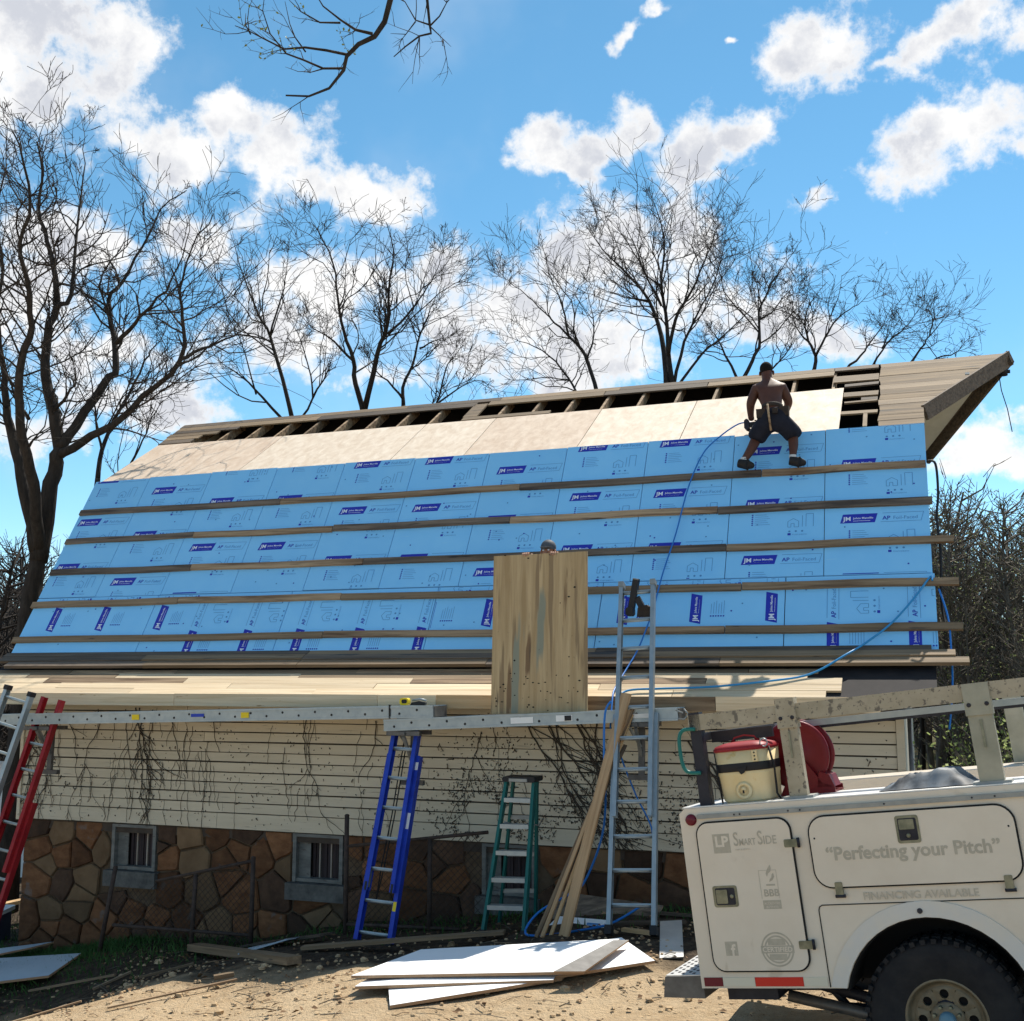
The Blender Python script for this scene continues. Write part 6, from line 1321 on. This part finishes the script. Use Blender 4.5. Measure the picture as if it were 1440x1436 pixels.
def overhang():
    rnd = random.Random(4); base = Vector((-6.5, 4.2, ground_z(-6.5, 4.2)-.1))
    o = empty('budding_tree', 'tree reaching over from the left, its dark budding branch hanging high against the sky', 'tree', loc=base)
    t = MB(); t.tube([Vector(p)-base for p in [(-6.5, 4.2, base.z), (-6.45, 4.25, 1.5), (-6.3, 4.3, 4.5), (-5.9, 4.6, 7.5), (-5.2, 5.0, 9.6)]], [.28, .24, .19, .14, .08], m_bark, 12)
    t.tube([Vector(p)-base for p in [(-6.25, 4.35, 5.2), (-5.0, 5.3, 7.2), (-3.2, 6.4, 8.2), (-1.8, 7.2, 8.0), (BRANCH[0][1][0][0], 7.5, BRANCH[0][1][0][1])]], [.12, .1, .07, .05, .036], m_bark, 8)
    t.tube([Vector(p)-base for p in [(-1.8, 7.2, 8.0), (-1.0, 7.4, 7.6), (BRANCH[7][1][0][0], 7.5, BRANCH[7][1][0][1])]], [.045, .03, .02], m_bark, 6)
    t.build('trunk', o)
    c, bd = MB(), MB()
    def buds(p, d, n):
        for k in range(n):
            e = (d+Vector((rnd.gauss(0, .7), rnd.gauss(0, .7), rnd.gauss(.2, .6)))).normalized(); L_ = rnd.uniform(.012, .03); u = e.orthogonal()*L_*.28; v = e.cross(u.normalized())*L_*.28
            bd.add([p, p+e*L_*.5+u, p+e*L_, p+e*L_*.5-u, p+e*L_*.5+v, p+e*L_*.5-v], [(0, 1, 2, 3), (0, 4, 2, 5)], m_bud)
    def twig(p, d, ln, r, lvl, bud):
        pts = [p]; q = Vector(p); dd = Vector(d)
        for k in range(4):
            dd = (dd+Vector((rnd.gauss(0, .16), rnd.gauss(0, .16), rnd.gauss(.02, .14)))).normalized(); q = q+dd*ln/4; pts.append(q.copy())
        c.tube(pts, [r*(1-.17*k) for k in range(5)], m_bark, 4, cap=False)
        if bud and rnd.random() < .55:
            for x in pts[1:]: buds(x, dd, rnd.randint(0, 1))
        if lvl < 2:
            for k in range(2 if lvl == 0 else 1):
                i = rnd.randint(1, 3); ax = (pts[i+1]-pts[i]).normalized(); u = ax.orthogonal(); u.rotate(Matrix.Rotation(rnd.uniform(0, 6.283), 3, ax)); twig(pts[i], (ax*.8+u*.65).normalized(), ln*.6, r*.65, lvl+1, bud)
    for li, (r0, P) in enumerate(BRANCH):
        k = rnd.uniform(-.25, .25) if li else 0
        pts = [Vector((x, 7.5+k*i*.12+rnd.gauss(0, .012), z+rnd.gauss(0, .006)))-base for i, (x, z) in enumerate(P)]; n = len(pts)
        c.tube(pts, [r0*.66*(1-.75*i/(n-1)) for i in range(n)], m_bark, 6)
        bud = li in (1, 2, 3, 4, 5, 6)
        for j in range(2 if r0 > .03 else (n-2 if r0 > .012 else 2)):
            i = rnd.randint(1, n-2) if r0 < .03 else rnd.randint(4, n-2); ax = (pts[i+1]-pts[i]).normalized(); u = ax.orthogonal(); u.rotate(Matrix.Rotation(rnd.uniform(0, 6.283), 3, ax)); twig(pts[i], (ax*.75+u*.7).normalized(), rnd.uniform(.12, .34), .0036, 0 if li != 7 else 1, bud)
    c.build('branch', o); tag(bd.build('buds', o), kind='stuff')
overhang()

# ------------------------------------------------------------------ woods
def wood_stem(b, p, h, rnd, dens, m, lf=None, spread=.5, r=.06):
    pts = []; d = Vector((rnd.gauss(0, .1), rnd.gauss(0, .1), 1)); q = Vector(p)
    for k in range(7): pts.append(q.copy()); d = (d+Vector((rnd.gauss(0, .09), rnd.gauss(0, .09), .25))).normalized(); q = q+d*h/6
    b.tube(pts, [r*(1-.13*k) for k in range(7)], m, 5, cap=False)
    for k in range(dens):
        t = rnd.uniform(.12, 1)*5.9; i = int(t); a = pts[i].lerp(pts[i+1], t-i); an = rnd.uniform(0, 6.283); dd = Vector((math.cos(an)*spread, math.sin(an)*spread, rnd.uniform(.2, .9))).normalized(); L_ = h*rnd.uniform(.1, .28)*(1.1-.09*i)
        c = [a, a+dd*L_*.5+Vector((0, 0, rnd.gauss(0, .05))), a+(dd+Vector((0, 0, .3))).normalized()*L_]; b.tube(c, [r*.32, r*.2, .005], m, 3, cap=False)
        for j in range(5):
            s = rnd.uniform(.25, 1); e = c[0].lerp(c[2], s); d2 = (dd+Vector((rnd.gauss(0, .6), rnd.gauss(0, .6), rnd.gauss(.25, .4)))).normalized(); l2 = L_*rnd.uniform(.2, .5); f = e+d2*l2
            b.tube([e, e.lerp(f, .5)+Vector((0, 0, rnd.gauss(0, .02))), f], [.011, .008, .005], m, 3, cap=False)
            if lf:
                for q_ in range(rnd.randint(0, lf)):
                    g = e.lerp(f, rnd.random()); s_ = rnd.uniform(.015, .04); u = Vector((rnd.gauss(0, 1), rnd.gauss(0, 1), rnd.gauss(0, 1))).normalized()*s_; v = u.orthogonal().normalized()*s_*.6
                    b.add([g-u, g+v, g+u, g-v], [(0, 1, 2, 3)], m_bud)
def woods():
    rnd = random.Random(21)
    labs = ['slim bare tree next to the right roof edge, first of the wood', 'forked bare tree with thin green haze beside the batten ends', 'taller bare tree over the rack rail near the barn', 'dense twiggy tree in the middle of the right hand wood', 'bare tree above the rear rack post of the truck', 'bushy green tinged tree at the right edge of the picture', 'leaning bare tree low behind the rack rail', 'last thin tree of the wood at the picture edge']
    for k, (x, y, h) in enumerate([(8.6, 22.5, 5.4), (9.3, 23.5, 5.9), (9.9, 22.3, 5.6), (10.6, 24, 6.0), (10.9, 22.6, 5.5), (11.6, 24.2, 6.2), (9.5, 20.8, 4.0), (11.3, 21.5, 4.9)]):
        p = gp(x, y, -.05); o = empty('woodland_tree', labs[k], 'tree', loc=p, group='bare trees at the edge of the right wood')
        t = MB(); r_ = .055+.012*(k % 3); c = MB()
        wood_stem(c, (0, 0, 0), h, rnd, 70, m_bark2, 5 if k in (1, 3, 5) else 1, .85, r_)
        wood_stem(c, (.25, .1, 0), h*.8, rnd, 46, m_bark2, 2, .8, r_*.7)
        c.build('crown', o); t.tube([(0, 0, -.1), (0, 0, .4), (.01, 0, 1.0)], [r_*1.35, r_*1.1, r_*.9], m_bark2, 7); t.build('trunk', o)
    b = MB(); hm = 0
    for k in range(210):
        y = rnd.uniform(24.5, 46); x = y*rnd.uniform(.33, .62 if k % 3 else .95)
        wood_stem(b, gp(x, y, -.1), rnd.uniform(4.2, 6.6)*(.6+y/60), rnd, 34, m_bark2 if rnd.random() < .75 else m_bark, rnd.choice([0, 1, 3, 4]), .9, rnd.uniform(.04, .11))
    tag(b.build('woodland'), 'brown leafless wood behind the right end of the barn', 'wood', kind='stuff')
    b = MB()
    for k in range(170):
        y = rnd.uniform(20.5, 42); x = -y*rnd.uniform(.385, .62 if k % 3 else .95)
        wood_stem(b, gp(x, y, -.1), rnd.uniform(3.6, 6.0)*(.6+y/60), rnd, 30, m_bark, 0, .9, rnd.uniform(.04, .12))
    tag(b.build('woodland'), 'dark leafless wood beyond the left end of the barn', 'wood', kind='stuff')
    b = MB()                                                   # brush at ground level, right of the barn
    for k in range(170):
        x = rnd.uniform(5.2, 13); y = rnd.uniform(15, 24)
        if (x-4.2)/(y-11.5) < .08 or x*.94-(y-12.8)*.342 < 4.9: continue
        p = gp(x, y)
        for j in range(9):
            d = Vector((rnd.gauss(0, .5), rnd.gauss(0, .5), 1)).normalized(); h = rnd.uniform(.5, 1.9); e = p+d*h; mid = p.lerp(e, .55)+Vector((rnd.gauss(0, .08), rnd.gauss(0, .08), 0)); b.tube([p, mid, e], [.011, .008, .004], m_bark2, 3, cap=False)
            for q_ in range(7):
                g = mid.lerp(e, rnd.random())+Vector((rnd.gauss(0, .1), rnd.gauss(0, .1), rnd.gauss(0, .1))); s_ = rnd.uniform(.02, .05); u = Vector((rnd.gauss(0, 1), rnd.gauss(0, 1), rnd.gauss(0, 1))).normalized()*s_; v = u.orthogonal().normalized()*s_*.6
                b.add([g-u, g+v, g+u, g-v], [(0, 1, 2, 3)], m_bud)
    tag(b.build('undergrowth'), 'green tinged brush growing behind the truck and the barn corner', 'brush', kind='stuff')
    # wooded rise far behind everything
    vs = []; fs = []; n = 90
    for j in range(9):
        for i in range(n+1):
            a = R(-75+150*i/n); rr = 62+j*16; h = (0, 2.0, 4.2, 5.6, 6.6, 7.2, 7.6, 7.8, 7.8)[j]*(1+.35*noise.noise((i*.16, j*.3, 4))) if j else -1.5
            vs.append((rr*math.sin(a), rr*math.cos(a)+8, h+.5*noise.noise((i*.9, j*1.3, 2))))
    for j in range(8):
        for i in range(n): q = j*(n+1)+i; fs.append((q, q+1, q+n+2, q+n+1))
    tag(MB().add(vs, fs, mat('leaf_litter', (.05, .038, .024), (.105, .085, .05), .95, scale=(1.2, 1.2, 1.2), detail=8, bump=.5), True).build('hill'), kind='structure')
woods()

# ------------------------------------------------------------------ loose stuff on the ground
def litter():
    rnd = random.Random(31)
    m_clod = mat('dirt_clod', (.36, .25, .145), (.52, .385, .235), .95, scale=(5, 5, 5)); m_leaf = mat('dead_leaf', (.10, .055, .03), (.2, .12, .06), .9, scale=(3, 3, 3)); m_grass = mat('spring_grass', (.03, .085, .018), (.06, .13, .03), .8, scale=(3, 3, 3))
    b = MB(); base = [(0, 0, 1)]+[(math.cos(a_*1.0472+o_)*r_, math.sin(a_*1.0472+o_)*r_, z_) for r_, z_, o_ in ((.8, .62, 0), (1, -.1, .5)) for a_ in range(6)]; of = [(0, 1+i, 1+(i+1) % 6) for i in range(6)]+[(1+i, 7+i, 7+(i+1) % 6, 1+(i+1) % 6) for i in range(6)]
    for k in range(5200):
        x = rnd.uniform(-7.5, 4.5); y = rnd.uniform(6.3, 14.5)
        if x*.342+(y-12.8)*.94 > -.4-rnd.random()*1.2: continue
        s = rnd.uniform(.006, .021)*(1 if rnd.random() < .93 else rnd.uniform(1.6, 2.4)); p = gp(x, y, s*.2)
        b.add([p+Vector((v[0]*s*rnd.uniform(.75, 1.25), v[1]*s*rnd.uniform(.75, 1.25), v[2]*s*rnd.uniform(.6, .95))) for v in base], of, m_clod if rnd.random() < .95 else m_leaf)
    tag(b.build('dirt_clods'), 'clods and pebbles strewn over the dirt', 'gravel', kind='stuff')
    b = MB()
    for k in range(2400):
        x = rnd.uniform(-7.5, 4.5); y = rnd.uniform(6.3, 14.5); d = x*.342+(y-12.8)*.94
        if d > -.1 or (d < -3 and rnd.random() < .5): continue
        s = rnd.uniform(.012, .035); p = gp(x, y, .012); a = rnd.uniform(0, 6.28); u = Vector((math.cos(a), math.sin(a), rnd.gauss(0, .3)))*s; v = Vector((-math.sin(a), math.cos(a), rnd.gauss(0, .3)))*s*.6
        b.add([p-u, p+v+Vector((0, 0, s*.4)), p+u, p-v], [(0, 1, 2), (0, 2, 3)], m_leaf)
    for k in range(420):
        x = rnd.uniform(-7, 3); y = rnd.uniform(8, 14)
        if x*.342+(y-12.8)*.94 > -.2: continue
        p = gp(x, y, .015); a = rnd.uniform(0, 6.28); L_ = rnd.uniform(.06, .3); b.tube([p, p+Vector((math.cos(a)*L_*.5, math.sin(a)*L_*.5+.01, .01)), p+Vector((math.cos(a)*L_, math.sin(a)*L_, 0))], rnd.uniform(.002, .006), m_bark2 if rnd.random() < .5 else m_batten, 3)
    tag(b.build('leaf_litter'), 'dead leaves and twigs scattered over the dirt', 'litter', kind='stuff')
    b = MB()
    for k in range(9000):
        c = rnd.random()
        if c < .55: s, d = rnd.gauss(-5.6, .9), -abs(rnd.gauss(0, .9))-.1
        elif c < .75: s, d = rnd.uniform(-9.5, -6.9), rnd.uniform(-1.5, 5)
        elif c < .9: s, d = rnd.uniform(-4, 3), -abs(rnd.gauss(0, .5))-.1
        else: s, d = rnd.uniform(4.3, 7), rnd.uniform(-.5, 5)
        w = B(s, d, 0); p = gp(w.x, w.y, -.005); h = rnd.uniform(.03, .11); a = rnd.uniform(0, 6.28); u = Vector((math.cos(a), math.sin(a), 0))*rnd.uniform(.004, .009); t = Vector((rnd.gauss(0, .3), rnd.gauss(0, .3), 1))*h
        b.add([p-u, p+u, p+t*.6+u*.6, p+t+Vector((t.x, t.y, 0))*.4, p+t*.6-u*.6], [(0, 1, 2, 3, 4)], m_grass)
    tag(b.build('grass'), 'short green grass growing at the foot of the barn', 'grass', kind='stuff')
litter()
